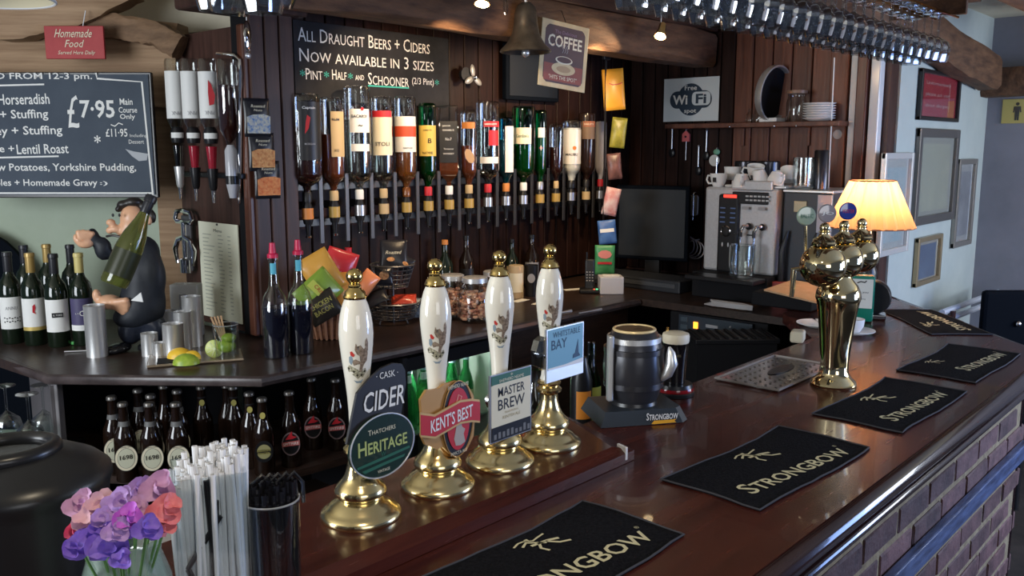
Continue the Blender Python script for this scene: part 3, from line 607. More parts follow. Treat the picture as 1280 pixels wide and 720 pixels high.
# drip tray
dt=T('drip_tray','clear plastic drip tray let into the bar before the font','drip tray',(2.375,1.105,ZT),0)
gp=thin_glass('tray_plastic',(.55,.50,.48),.9,.15)
g=G(); g.box((0,0,.004),(.37,.19,.006),.002); g.o('plate',gp,dt,False)
g=G(); g.tube([(-.185,-.095,.008),(.185,-.095,.008),(.185,.095,.008),(-.185,.095,.008)],.0035,6,True); g.o('rim',pm('grey_plastic_rim',(.25,.23,.22),.25),dt)
g=G(); g.ext(ell(.03,0,.075,.022),'z',.0085,.0095); g.o('slot',M_BLACK,dt)
g=G()
for i in range(12):
    for j in range(6):
        x=-.16+i*.029; y=-.075+j*.03
        if abs(y)<.03 and -.06<x<.12: continue
        g.sph((x,y,.009),.004,(1,1,.4),8,4)
k=g.o('studs',pm('grey_stud',(.20,.18,.17),.2),dt); k['kind']='stuff'
# ================================================================ TABLE LAMP, BOXES AND PLATES AT THE FAR END
lp=(3.70,1.345,ZT); lamp=T('table_lamp','small table lamp with pleated orange cream shade, lit','lamp',lp,facing(Vector(lp)))
g=G(); g.lathe([(0,0),(.075,0),(.078,.008),(.06,.02),(.03,.035),(.02,.06),(.035,.10),(.04,.14),(.025,.18),(.012,.20),(.010,.25),(0,.25)],seg=32); g.o('base',M_BLACK,lamp)
SH=bpy.data.materials.new('lit_pleated_silk'); SH.use_nodes=True; nt=SH.node_tree; nt.nodes.clear()
o_=nt.nodes.new('ShaderNodeOutputMaterial'); mx=nt.nodes.new('ShaderNodeMixShader'); df=nt.nodes.new('ShaderNodeBsdfDiffuse'); tl=nt.nodes.new('ShaderNodeBsdfTranslucent')
df.inputs[0].default_value=(.80,.42,.22,1); tl.inputs[0].default_value=(.98,.50,.24,1); mx.inputs[0].default_value=.6
nt.links.new(df.outputs[0],mx.inputs[1]); nt.links.new(tl.outputs[0],mx.inputs[2]); nt.links.new(mx.outputs[0],o_.inputs[0])
ZS0=aZ  # shade between y=225 and y=286
zt=(aX(1095,226,lp[0])-CAMP).z+1.75-ZT; zb_=(aX(1095,284,lp[0])-CAMP).z+1.75-ZT
R1=.170; R0=.088; g=G()
n=44; A=[];Bq=[]
for i in range(n):
    t=2*PI*i/n; k=.008*(1 if i%2 else -1); A.append(g.b.verts.new(((R1+k)*math.cos(t),(R1+k)*math.sin(t),zb_))); t2=t+.05*math.sin(i*1.7); Bq.append(g.b.verts.new(((R0+k*.5)*math.cos(t2),(R0+k*.5)*math.sin(t2),zt)))
for i in range(n): g.b.faces.new((A[i],A[(i+1)%n],Bq[(i+1)%n],Bq[i]))
sh=g.o('lamp_shade',SH,lamp,False)
g=G(); g.tube([(R1*math.cos(t),R1*math.sin(t),zb_) for t in [2*PI*i/48 for i in range(48)]],.003,6,True); g.tube([(R0*math.cos(t),R0*math.sin(t),zt) for t in [2*PI*i/48 for i in range(48)]],.003,6,True); g.o('trim_band',pm('brown_binding',(.30,.13,.06),.7),sh)
G().sph((0,0,(zt+zb_)/2-.02),.022,(1,1,1.3)).o('bulb',pm('lit_bulb',(1,.8,.5),.3,emit=(1,.75,.45),estr=4),lamp)
G().cyl((0,0,.2),(0,0,(zt+zb_)/2-.045),.008).o('stem',M_BRASS,lamp)
point('table_lamp_light',(lp[0],lp[1],ZT+(zt+zb_)/2+.03),4.2,(1,.74,.48),.03)
gb=(3.16,1.16,ZT); t=T('charity_bottle','green tapered container with a white label left of the lamp base','container',(3.34,1.235,ZT),facing(Vector(gb)))
G().box((0,0,.09),(.10,.07,.178),.012).o('body',pm('green_plastic',(.01,.20,.13),.2,coat=.5),t); poly(rect(-.044,.055,.044,.165),M_PAPER,t,-.0365,'label_print'); strokes([[(-.012,.15),(0,.156),(.014,.153),(.02,.160)]],.004,M_BLACK,t,-.038); txt('thank you',.056,.010,M_BLACK,t,0,.115,-.0375); txt('for caring',.04,.006,M_BLACK,t,0,.09,-.0375)
t=T('black_dispenser','round black dispenser on chrome feet beside the green container','dispenser',(3.42,1.215,ZT),facing(Vector((3.42,1.215,0))))
M=Matrix.Rotation(PI/2,4,'X'); g=G(); g.lathe([(0,-.03),(.06,-.03),(.066,-.02),(.066,.02),(.06,.03),(0,.03)],seg=32,M=Matrix.Translation((0,0,.085))@M); g.o('drum',M_BLACK,t)
G().box((0,0,.012),(.10,.08,.018),.004).o('foot',M_CHROME,t,False)
def plate(r=.075,h=.014): return G().lathe([(0,.001),(r*.55,.001),(r*.62,.003),(r,h),(r,h+.002),(r*.6,.006),(0,.005)],seg=36).mesh('saucer',M_WHITE,True)
PL=plate()
for (px,py,lab) in [(1022,405,'white saucer with a spoon on the bar left of the font'),(1066,414,'white saucer right behind the brass column')]:
    q=aZ(px,py,ZT+.01); t=T('saucer',lab,'saucer',(q.x,q.y,ZT),.3,'saucers on the bar'); inst('dish',PL,t)
    G().lathe([(0,.007),(.022,.007),(.035,.03),(.038,.055),(.036,.055),(.032,.03),(0,.012)],seg=24).o('cup',M_WHITE,t) if px>1050 else G().tube([(-.05,-.02,.018),(0,0,.018),(.04,.02,.02)],[.002,.002,.006],6).o('spoon',M_CHROME,t)
# flat tan menu board on a black till box
q=aZ(1000,365,1.17); t=T('till_box','black box with a tan board on top behind the brass font','box',(3.58,1.57,ZT+.001),0)
G().box((.0,0,.029),(.40,.26,.056),.006).o('box',M_BLACKM,t,False)
bdp=[aZ(955,362,1.165),aZ(990,350,1.165),aZ(1036,357,1.165),aZ(1026,379,1.165)]
g=G(); g.ext([(p.x,p.y) for p in bdp],'z',1.1595,1.166); tag(g.o('tan_board',noisy('tan_board_surface',(.50,.32,.18),(.62,.42,.26),.7,20,(1,1,1),.1),None,False),'tan wooden board lying flat behind the brass font','board')
# ================================================================ SPIRITS ON OPTICS
YO=2.85
def zy(px,py): return aY(px,py,YO).z
M_STRIP=pm('optic_strip',(.06,.06,.065),.35,.5)
rail=T('optic_rail','long black rail that holds the row of upside-down spirit bottles','rail',(0,0,0))
G().box((2.95,YO+.055,1.60),(2.15,.02,.03),.002).o('rail_bar',M_BLACK,rail,False)
G().box((2.95,YO+.055,1.46),(2.15,.02,.03),.002).o('rail_bar',M_BLACK,rail,False)
sm=G().box((0,0,0),(.020,.006,.27),.002,seg=1).mesh('bracket_strip',M_STRIP,False)
XB=[aY(385+0,273,YO).x+ (aY(750,249,YO).x-aY(385,273,YO).x)/15*i for i in range(16)]
for i in range(17):
    x=XB[0]-.0625+.125*i; inst('bracket_strip',sm,rail,(x,YO-.0,1.515))
for i in range(16): G().box((XB[i],YO+.03,1.53),(.03,.05,.03),.003,seg=1).o('clamp',M_BLACK,rail,False)
OPB=G().lathe([(0,-.07),(.016,-.07),(.02,-.055),(.021,-.03),(.019,-.005),(.014,.01),(.013,.02),(0,.02)],seg=16)
OPB.cyl((0,0,-.115),(0,0,-.07),.008,.012,12); OPM=OPB.mesh('optic_measure',M_BLACK,True)
OPT=G().lathe([(0,-.122),(.011,-.122),(.012,-.115),(0,-.115)],seg=12).mesh('nozzle',M_CHROME,True)
OPC=G().lathe([(.0215,-.052),(.0225,-.048),(.0225,-.008),(.0205,-.004)],seg=16)
def optic(parent,colr,z=1.53):
    if colr is yel: colr=ocol
    inst('optic_measure',OPM,parent,(0,0,z)); inst('nozzle',OPT,parent,(0,0,z)); wrap(.0222,z-.05,z-.008,-75,75,colr,parent,'optic_label',8)
def spirit(i,px,ytop,R,glass,liq,lvl,neckc,optc,label,prints,square=False,seg=28,neck=.014,opaque=False,shoulder=.05):
    x=XB[i]; R*=1.22; zt=aY(px,ytop,YO).z; zs=1.652; t=T('spirit_bottle',label,'bottle',(x,YO,0),facing(Vector((x,YO,0))),'upside-down spirit bottles on optics')
    if square: seg=4
    M=Matrix.Rotation(PI/4,4,'Z') if square else None; k=1.3 if square else 1
    prof=[(.001,zt),(R*.8*k,zt),(R*.97*k,zt-.006),(R*k,zt-.018),(R*k,zs),(R*.96*k,zs-.012),(R*.82*k,zs-.026),(R*.55*k,zs-.038),(neck*1.25,zs-.048),(neck,zs-.062),(neck,1.545),(.001,1.545)]
    g=G(); g.lathe(prof,seg=(24 if square else seg),M=M) if not square else g.lathe(prof,seg=4,M=M)
    if square: bmesh.ops.bevel(g.b,geom=[e for e in g.b.edges if abs(e.verts[0].co.z-e.verts[1].co.z)>.1],offset=.012,segments=3,affect='EDGES')
    body=g.o('body',glass,t)
    if liq:
        zl=aY(px,lvl,YO).z; q=.93
        lp_=[(.001,zl),(R*q*k,zl),(R*q*k,zs),(R*.9*k,zs-.011),(R*.76*k,zs-.025),(R*.5*k,zs-.037),(neck*1.1,zs-.048),(neck*.85,zs-.062),(neck*.85,1.55),(.001,1.55)]
        g=G(); g.lathe(lp_,seg=4 if square else 24,M=M); g.o('liquid',liq,t)
    g=G(); g.lathe([(neck+.003,1.545),(neck+.0035,1.55),(neck+.0035,1.578),(neck+.001,1.584)],seg=20); g.o('neck_band',neckc,t)
    optic(t,optc)
    for f in prints: f(t,R,zt,zs,body)
    return t
def zz(py,px=560): return aY(px,py,YO).z
def LB(y0,y1,px,mat,a0=-62,a1=62,sq=False):
    def f(t,R,zt,zs,b):
        z0=aY(px,y1,YO).z; z1=aY(px,y0,YO).z
        if sq: poly(rect(R*a0/62*.95,z0,R*a1/62*.95,z1),mat,t,-R*.93-.0012,'label_print')
        else: wrap(R+(.0006 if y1-y0>25 else .0014),z0,z1,a0,a1,mat,t)
    return f
def TX(s,y,px,w,h,mat,u=0,sq=False,rot=0,sc=False):
    def f(t,R,zt,zs,b):
        z=aY(px,y,YO).z
        if sq: txt(s,w*1.2,h*1.15,mat,t,u,z,-R*.93-.0022,rot)
        else: txt(s,min(w*1.35,R*1.7),h*1.25,mat,t,u,z,0,rot,cyl=R+.0022,off=.01)
    return f
amber=pm('whisky',(.34,.11,.02),.08,trans=.6,coat=.3); dark=pm('dark_rum',(.03,.008,.006),.08,coat=.3); deep=pm('brown_spirit',(.12,.03,.01),.1,coat=.3); clear=thin_glass('clear_liquid',(.82,.86,.85),.6); palegold=pm('pale_gold_spirit',(.45,.30,.08),.1,trans=.6)
yel=pm('yellow_label',(.78,.55,.12),.55); ocol=pm('gold_collar',(.42,.28,.07),.4); crm=pm('cream_label',(.78,.72,.55),.55); wht=pm('white_label',(.80,.80,.78),.55); gr=pm('grey_label',(.3,.3,.32),.5); tan=pm('tan_label',(.52,.38,.20),.55); org=pm('orange_band',(.60,.22,.05),.5); bkl=pm('black_label',(.015,.015,.017),.4); teal=thin_glass('teal_glass',(.10,.45,.50),.7); silv=pm('silver_band',(.5,.5,.52),.3,.8); ggl=thin_glass('deep_green_glass',(.03,.40,.18),.6)
spirit(0,388,118,.050,M_GL,dark,165,bkl,org,'wide upside-down bottle of very dark rum, leftmost on the optics',[LB(128,200,388,bkl,-20,75),TX('Captain',136,388,.038,.010,M_WHITE,.018),TX('MORGAN',180,388,.03,.006,gr,.018),lambda t,R,zt,zs,b:poly([(0,1.80),(.014,1.82),(.022,1.86),(.010,1.87),(.004,1.84)],M_RED1,t,-R-.002,'figure_print')])
spirit(1,421,122,.038,M_GL,deep,168,tan,yel,'upside-down bottle of brown spirit with tan parchment label',[LB(140,196,421,tan,-5,75),TX('RUM',150,421,.022,.008,bkl,.016),TX('XO',188,421,.015,.008,bkl,.016)])
spirit(2,452,108,.043,M_GL,clear,150,wht,silv,'tallest clear upside-down bottle with white label and red dot',[LB(137,166,452,wht,-35,60),TX('BACARDI',146,452,.046,.010,bkl,.008),LB(180,189,452,wht,-30,55),lambda t,R,zt,zs,b:poly(ell(.020,aY(452,137,YO).z,.006,.007,12),M_RED1,t,-R-.002,'red_seal'),lambda t,R,zt,zs,b:strokes([[(-.005,0),(0,.004),(.006,0),(.012,.003)]],.004,bkl,t,-R-.002,z=aY(452,158,YO).z,x=.008)])
spirit(3,484,121,.036,M_GL,clear,160,tan,tan,'upside-down vodka bottle with cream label under a red band',[LB(140,194,484,crm,-62,62),LB(139,147,484,M_RED1,-58,58),TX('STOLI',180,484,.045,.012,bkl,0)])
spirit(4,511,121,.038,M_GL,amber,178,amber,yel,'upside-down whisky bottle with white and red band label',[LB(146,190,511,wht,-68,68),LB(158,171,511,pm('red_orange_print',(.60,.08,.03),.5),-67,67),TX('GROUSE',185,511,.03,.005,bkl,.01),lambda t,R,zt,zs,b:poly([(.0,0),(.012,.012),(.018,.035),(.025,.01),(.022,-.003)],M_RED1,t,-R-.002,'bird_emblem') and None])
spirit(5,537,129,.031,ggl,pm('green_whiskey',(.02,.12,.05),.08),170,M_RED1,yel,'green upside-down bottle with bright yellow label',[LB(157,195,537,yel,-70,70),TX('JAMESON',163,537,.028,.005,bkl,0),TX('B',176,537,.012,.016,bkl,.010),TX('NOSE',191,537,.034,.008,bkl,0)])
spirit(6,567,132,.038,M_GL,deep,195,wht,yel,'square upside-down whiskey bottle with black label',[LB(152,203,567,bkl,-54,54,True),TX('JACK',158,567,.030,.008,wht,-.008,True),TX("DANIEL'S",163,567,.040,.007,wht,0,True),TX('No.7',174,567,.022,.010,wht,0,True),TX('Tennessee',186,567,.036,.006,wht,0,True),TX('WHISKEY',192,567,.040,.006,wht,0,True)],square=True)
spirit(7,590,138,.030,M_GL,deep,182,tan,yel,'slim upside-down amber bottle with an octagonal peach label',[lambda t,R,zt,zs,b:poly(ell(.004,aY(590,195,YO).z,.020,.035,8,PI/8),pm('peach_label',(.60,.38,.22),.5),t,-R-.0015,'label_print'),LB(153,161,590,org,-50,50)])
spirit(8,613,127,.044,M_GL,clear,150,M_RED1,silv,'clear upside-down vodka bottle with a red and white label',[LB(152,159,613,M_RED1,-20,70),LB(163,182,613,M_RED1,5,60),LB(196,204,613,wht,-40,60),TX('SMIRNOFF',155.6,613,.046,.006,wht,.016)])
spirit(9,638,147,.032,teal,pm('teal_gin',(.02,.13,.15),.05),175,org,silv,'teal blue upside-down gin bottle with a long white panel',[LB(158,215,638,wht,-5,62)])
spirit(10,660,133,.046,ggl,pm('green_gin',(.01,.16,.08),.08),182,wht,silv,'wide bright green upside-down gin bottle with cream script label',[LB(160,180,660,crm,-55,40),TX("Gordon's",170,660,.046,.013,M_GREENP,-.006)])
spirit(11,684,138,.025,ggl,pm('green_spirit',(.02,.20,.08),.08),170,silv,yel,'narrow green upside-down bottle with a small white label and red cross',[LB(160,172,684,wht,-20,45),lambda t,R,zt,zs,b:poly(ell(.004,aY(684,185,YO).z,.010,.004,8),M_RED1,t,-R-.002,'cross_print'),lambda t,R,zt,zs,b:poly(ell(.004,aY(684,185,YO).z,.003,.013,8),wht,t,-R-.0025,'cross_print')])
spirit(12,699,155,.030,M_GL,dark,184,tan,yel,'round upside-down bottle of dark red liqueur on a long thin neck',[],shoulder=.03,neck=.010)
mw=pm('white_bottle',(.75,.73,.70),.25,coat=.4)
mt=spirit(13,716,150,.040,M_GL,mw,160,M_BLACK,silv,'white coconut rum bottle upside down, yellow glass at its base',[LB(162,205,716,mw,-70,70),TX('MALIBU',193,716,.048,.010,bkl,0),lambda t,R,zt,zs,b:poly(ell(.014,aY(716,185,YO).z,.010,.010,12),pm('orange_sun',(.65,.18,.03),.5),t,-R-.0025,'sun_print')],neck=.02,shoulder=.04)
spirit(14,739,141,.038,pm('brown_cream_bottle',(.02,.010,.008),.15,coat=.5),None,0,bkl,tan,'dark brown upside-down cream liqueur bottle with arched red label',[LB(152,174,739,pm('scene_print',(.20,.13,.09),.5),-30,60),LB(152,159,739,pm('orange_red_print',(.55,.12,.04),.5),-30,62),TX('BAILEYS',155.6,739,.040,.007,crm,.012)])
spirit(15,754,152,.024,pm('frosted_white_bottle',(.40,.38,.40),.5),None,0,M_RED1,silv,'slender frosted grey-white upside-down bottle, rightmost on the optics',[],neck=.012)
# dark bottles standing on the counter behind, below the optics
def dbot(px,ybase,h,r,mat,label,capm=None,lab=None,Y=2.88):
    p=aY(px,300,Y); t=T('dark_bottle',label,'bottle',(p.x,Y,1.05),facing(Vector((p.x,Y,0))),'bottles standing under the optics')
    G().lathe([(0,0),(r,0),(r,h*.62),(r*.4,h*.76),(r*.36,h*.93),(0,h*.93)],seg=20).o('body',mat,t); G().lathe([(0,h*.93),(r*.4,h*.93),(r*.4,h),(0,h)],seg=16).o('cap',capm or M_BLACK,t)
    if lab: wrap(r+.0006,h*.15,h*.5,-60,60,lab,t)
dbot(435,0,.30,.036,M_WINE,'dark bottle standing under the optics left of the wire baskets',M_RED1)
dbot(556,0,.29,.036,M_WINE,'dark bottle with an orange cap behind the second hand pump',org)
dbot(583,0,.30,.036,M_BEER,'dark bottle standing under the optics behind the sweet jars',M_BLACK,bkl)
dbot(640,0,.26,.030,M_WINE,'slim dark bottle behind the third hand pump',M_BLACK,tan)
dbot(665,0,.27,.038,M_BEER,'black bottle with grey round emblem left of the fourth pump',M_BLACK,gr)
# ================================================================ BLACKBOARDS
cA=aY(365,22,2.94); cB=aY(560,60,2.94); ZB0=aY(365,112,2.94).z
t=T('draught_board','long black chalkboard about draught beers above the spirit bottles','blackboard',((cA.x+cB.x)/2,2.945,0),0)
wd=cB.x-cA.x; zt_=aY(365,24,2.94).z
G().box((0,0,(zt_+1.93)/2),(wd,.018,zt_-1.93),.002).o('panel',M_SLATE,t,False)
def bt_(s,x0,y0,x1,y1,h,mat=M_CHALK,sc=False,off=.0):
    a=aY(x0,y0,2.93); b=aY(x1,y1,2.93); return txt(s,b.x-a.x,h,mat,t,(a.x+b.x)/2-t.location.x,(a.z+b.z)/2,-.0105,(b.z-a.z)/(b.x-a.x),sc=sc,off=off)
bt_('All Draught Beers + Ciders',373,42,538,60,.052,sc=True); bt_('Now available in 3 sizes',375,68,543,82,.050,sc=True)
bt_('Pint',383,92,404,93,.042,sc=True); bt_('Half',416,93,434,94,.038,sc=True); bt_('AND',445,97,456,97,.020); bt_('Schooner',461,98,512,102,.048,sc=True); bt_('(2/3 Pint)',516,102,543,104,.036)
for x,y in ((379,91),(409,93),(439,95),(547,103)):
    p=aY(x,y,2.93); txt('*',.024,.024,M_TEAL,t,p.x-t.location.x,p.z,-.0105)
a=aY(461,107,2.93); b=aY(512,110,2.93); strokes([[(a.x-t.location.x,a.z),(b.x-t.location.x,b.z)]],.006,M_TEAL,t,-.0105)
# specials board on the left timber
DB=3.36; q=aD(62,169,DB); t=T('specials_board','large blue-grey specials blackboard with chalk prices on left timber','blackboard',q,FR)
s=DB/FPX
def bx(px,py): return ((px-62)*s,-(py-169)*s)
g=G(); a=bx(-75,92); b=bx(193,247); g.box(((a[0]+b[0])/2,.012,(a[1]+b[1])/2),(b[0]-a[0],.02,a[1]-b[1]),.003); g.o('frame',M_BLACK,t,False)
g=G(); a=bx(-70,95); b=bx(190,243); g.box(((a[0]+b[0])/2,.0,(a[1]+b[1])/2),(b[0]-a[0],.006,a[1]-b[1])); pn=g.o('panel',M_SLATEB,t,False)
def ct(sx,x0,x1,yc,h,rot=0,off=.012):
    a=bx(x0,yc); b=bx(x1,yc); txt(sx,b[0]-a[0],h*s,M_CHALK,pn,(a[0]+b[0])/2,a[1],-.0042,rot,off=off)
ct('SERVED FROM 12-3 pm.',-40,121,98,10,.0); ct('Horseradish',2,66,125,13,.02); ct('Pork + Stuffing',-32,63,145,14,.02); ct('Turkey + Stuffing',-38,79,165,14,.02); ct('Lentil Roast',20,85,186,12,.02); ct('Apple +',-30,17,187,12,.0)
ct('Roasties, New Potatoes, Yorkshire Pudding,',-75,168,210,12,.0); ct('Vegetables + Homemade Gravy',-45,118,229,11,0); ct(':)',121,131,229,6,0)
ct('£',87,101,140,40,0,.0); ct('7·95',103,146,137,22,0,.02); ct('Main',153,169,128,8,0); ct('Course',151,174,138,7,0); ct('Only',152,171,147,8,0); ct('£11·95',133,160,166,10,0); ct('Including',163,184,170,5,0,.0); ct('Dessert',161,180,177,5,0,.0); ct('*',118,126,174,10)
L_=lambda pts,w_: strokes([[bx(*p) for p in pts]],w_,M_CHALK,pn,-.0042,name='chalk_line')
L_([(-60,110),(61,107)],.006); L_([(-60,198),(72,195)],.006); L_([(126,93),(127,100),(182,104),(187,243)],.007); L_([(-70,241),(187,241)],.006); L_([(140,156),(145,158),(150,154),(155,156)],.004)
g=[bx(*p) for p in [(156,186),(166,189),(184,192),(182,200),(172,201),(164,195)]]; poly(g,pm('rubbed_chalk',(.45,.47,.5),.9),pn,-.0042,'chalk_smudge')
# small red hanging sign
q=aD(93,53,3.28); s2=3.28/FPX; t=T('food_sign','small red wooden sign reading Homemade Food hung on left timber','sign',q,FR)
G().box((0,.006,0),(74*s2,.012,40*s2),.002).o('board',noisy('faded_red_board',(.36,.03,.035),(.44,.05,.05),.6,10,(1,1,1),.1),t,False)
txt('Homemade',46*s2,10*s2,M_CREAM,t,0,11*s2,-.0015,ital=.3,off=.0); txt('Food',22*s2,9*s2,M_CREAM,t,0,-1.5*s2,-.0015,ital=.3); txt('Served Here Daily',46*s2,6*s2,M_CREAM,t,2*s2,-13*s2,-.0015,ital=.3)
G().tube([(.03,.01,.055),(.045,.01,.115)],.0018,6).o('string',M_WHITE,t)
# cream pendant shade, upper left
q=aD(-20,-12,2.3); t=T('pendant_shade','cream pendant lamp shade at the top left corner','lamp',q,0); g=G(); g.lathe([(.03,.13),(.09,.10),(.145,.03),(.165,-.02),(.160,-.02),(.14,.03),(.085,.095),(.03,.125)],seg=40); g.o('shade',pm('cream_shade',(.70,.62,.42),.6),t); G().tube([(.165*math.cos(a),.165*math.sin(a),-.02) for a in [2*PI*i/40 for i in range(40)]],.004,6,True).o('rim',M_WHITE,t); G().cyl((0,0,.12),(0,0,.50),.004).o('flex',M_WHITE,t)
# ================================================================ END PANEL THINGS (face -x)
XP=1.77
a=aX(250,276,XP); b=aX(305,405,XP); t=T('menu_card','tall cream menu card fixed to the brown end panel','card',(XP-.006,(a.y+b.y)/2,(a.z+b.z)/2),RX,ry=0)
wd=abs(a.y-b.y); hh=abs(a.z-b.z); G().box((0,0,0),(wd,.004,hh),0).o('card',pm('menu_paper',(.80,.80,.64),.6),t,False)
txt('Menu',.06,.012,pm('ink',(.08,.08,.08),.8),t,0,hh/2-.03,-.003)
rr=random.Random(9)
for i in range(21):
    z=hh/2-.05-i*.0148; x0=-wd/2+.03; w1=rr.uniform(.04,.09); ink=MATS['ink']; poly(rect(x0,z,x0+w1,z+.004),pm('faint_ink',(.50,.51,.42),.8),t,-.003,'printed_line'); poly(rect(.0,z,.02+rr.uniform(.0,.02),z+.004),MATS['faint_ink'],t,-.003,'printed_line'); poly(rect(.07,z,.09,z+.004),MATS['faint_ink'],t,-.003,'printed_line')
for z in (-1,1): G().sph((0,-.004,z*(hh/2-.006)),.004).o('pin',M_BLACK,t)
# corkscrew on the panel
p=aX(231,300,XP-.03); t=T('wall_corkscrew','chrome lever corkscrew mounted on the end panel by the menu','corkscrew',(p.x,p.y,p.z),RX); t.scale=(1.35,1,1.3)
G().tube([(-.05,0,.065),(-.04,0,.085),(0,0,.09),(.04,0,.085),(.05,0,.065),(.04,0,.055),(-.04,0,.055)],.008,8,True).o('handle',M_CHROME,t)
G().cyl((0,0,.055),(0,0,-.06),.012,.010).o('shaft',M_CHROME,t)
for sgn in (-1,1): G().tube([(0,-.004,.01),(sgn*.035,-.004,.0),(sgn*.055,-.004,-.03),(sgn*.045,-.004,-.075)],[.008,.009,.010,.006],8).o('lever_arm',M_CHROME,t)
G().box((0,.012,-.01),(.05,.014,.17),.004).o('back_plate',pm('grey_iron',(.12,.12,.13),.35,.6),t,False); G().lathe([(0,-.10),(.022,-.10),(.022,-.06),(.014,-.055),(0,-.055)],seg=20).o('bell',M_CHROME,t)
# optics with three white-labelled bottles and a clear one on the end panel
t=T('optic_bracket','chrome frame with rounded corner holding bottles on the end panel','bracket',(XP-.03,0,0),0)
def pz(px,py,X=XP-.06): q=aX(px,py,X); return q
a=pz(297,85); 
G().tube([(0,pz(262,66).y,pz(262,66).z),(0,pz(284,68).y,pz(284,68).z),(0,pz(290,74).y,pz(290,74).z),(0,pz(291,90).y,pz(291,90).z),(0,pz(290,255).y,pz(290,255).z)],.006,8).o('frame',M_CHROME,t)
G().box((0,(pz(215,220).y+pz(295,220).y)/2,pz(255,219).z),(.02,abs(pz(215,220).y-pz(295,220).y),.02),.003).o('rail',M_BLACK,t,False)
pinkg=pm('pink_vodka',(.55,.03,.06),.1,trans=.5)
for i,(px,lab,grp) in enumerate([(221,'white-labelled upside-down bottle furthest left on the end panel',0),(241,'white-labelled upside-down bottle, middle one on the end panel',0),(263,'upside-down bottle with a red swoosh on its white label',1)]):
    p=pz(px,100); X0=XP-.07; zt=pz(px,74).z; zb=pz(px,152).z; t=T('panel_bottle',lab,'bottle',(X0,p.y,0),facing(Vector((X0,p.y,0))),'bottles hung on the end panel')
    R=.034; G().lathe([(.001,zt),(R*.9,zt),(R,zt-.01),(R,zb),(R*.55,zb-.03),(.013,zb-.05),(.013,zb-.06),(.001,zb-.06)],seg=24).o('body',M_GL,t)
    wrap(R+.0006,zb+.01,zt-.045,-80,80,wht,t); 
    txt('PINK',.034,.014,gr,t,0,zb+.03,0,PI,cyl=R+.001)
    if grp:
        poly([(.0,zb+.055),(.016,zb+.06),(.022,zb+.09),(.010,zb+.13),(.0,zb+.145),(-.002,zb+.1)],M_RED1,t,-R-.002,'red_swoosh')
    zo=zb-.05
    G().lathe([(0,zo-.03),(.022,zo-.03),(.026,zo-.01),(.026,zo+.01),(.018,zo+.03),(0,zo+.03)],seg=20).o('valve',M_BLACK,t)
    G().lathe([(0,zo-.12),(.013,zo-.12),(.020,zo-.04),(0,zo-.04)],seg=20).o('chamber',pinkg if i else M_GLD,t)
    G().lathe([(0,zo-.20),(.010,zo-.20),(.014,zo-.19),(.018,zo-.14),(.020,zo-.12),(0,zo-.12)],seg=20).o('optic_measure',M_STEEL if i==0 else M_BLACK,t)
    wrap(.0262,zo-.012,zo+.008,-60,60,wht,t,'collar')
    G().lathe([(0,zo-.245),(.006,zo-.245),(.009,zo-.2),(0,zo-.2)],seg=12).o('nozzle',M_CHROME,t)
p=pz(281,100); X0=XP-.05; t=T('panel_bottle','clear half-empty upside-down bottle rightmost on the end panel','bottle',(X0,p.y,0),facing(Vector((X0,p.y,0))),'bottles hung on the end panel')
zt=pz(281,74).z; zb=pz(281,160).z; R=.038; G().lathe([(.001,zt),(R*.9,zt),(R,zt-.01),(R,zb),(R*.5,zb-.04),(.013,zb-.06),(.001,zb-.06)],seg=24).o('body',M_GL,t); G().lathe([(.001,zt-.09),(R*.93,zt-.09),(R*.93,zb),(R*.45,zb-.038),(.001,zb-.055)],seg=24).o('liquid',dark,t)
G().lathe([(0,zb-.25),(.012,zb-.25),(.022,zb-.20),(.022,zb-.08),(.012,zb-.06),(0,zb-.06)],seg=20).o('optic_measure',pm('clear_grey',(.45,.45,.48),.15),t); G().lathe([(0,zb-.2),(.0225,zb-.2),(.0225,zb-.17),(0,zb-.17)],seg=20).o('band',M_BLACK,t)
# nut packets pinned on the pilaster
def packet(name,label,cat,loc,rz,w,h,mat,parts,group=None,bulge=.012,rx=0,ry=0):
    t=T(name,label,cat,loc,rz,group,rx,ry); g=G(); n,m=8,10; V=[]
    for s in (-1,1):
        R_=[]
        for i in range(n+1):
            row=[]
            for j in range(m+1):
                u=i/n; v=j/m; b_=bulge*(math.sin(PI*u)**.6)*(math.sin(PI*min(1,max(0,(v-.08)/.84)))**.5 if .08<v<.92 else 0)
                row.append(g.b.verts.new((-w/2+w*u,s*(b_+.0006),-h/2+h*v)))
            R_.append(row)
        V.append(R_)
    for s in (0,1):
        for i in range(n):
            for j in range(m): g.b.faces.new((V[s][i][j],V[s][i+1][j],V[s][i+1][j+1],V[s][i][j+1]))
    for i in range(n):
        for j in (0,m): g.b.faces.new((V[0][i][j],V[0][i+1][j],V[1][i+1][j],V[1][i][j]))
    for j in range(m):
        for i in (0,n): g.b.faces.new((V[0][i][j],V[0][i][j+1],V[1][i][j+1],V[1][i][j]))
    pk=g.o('wrapper',mat,t,'all')
    for f in parts: f(t,w,h,bulge)
    return t
nutm=noisy('orange_nuts',(.45,.14,.04),(.75,.42,.16),.5,90,(1,1,1),.6); nutb=noisy('blue_white_snack',(.05,.16,.40),(.70,.65,.45),.5,90,(1,1,1),.6); nutr=noisy('red_orange_snack',(.60,.12,.03),(.80,.35,.12),.5,90,(1,1,1),.6)
pkb=pm('black_foil',(.015,.015,.02),.3)
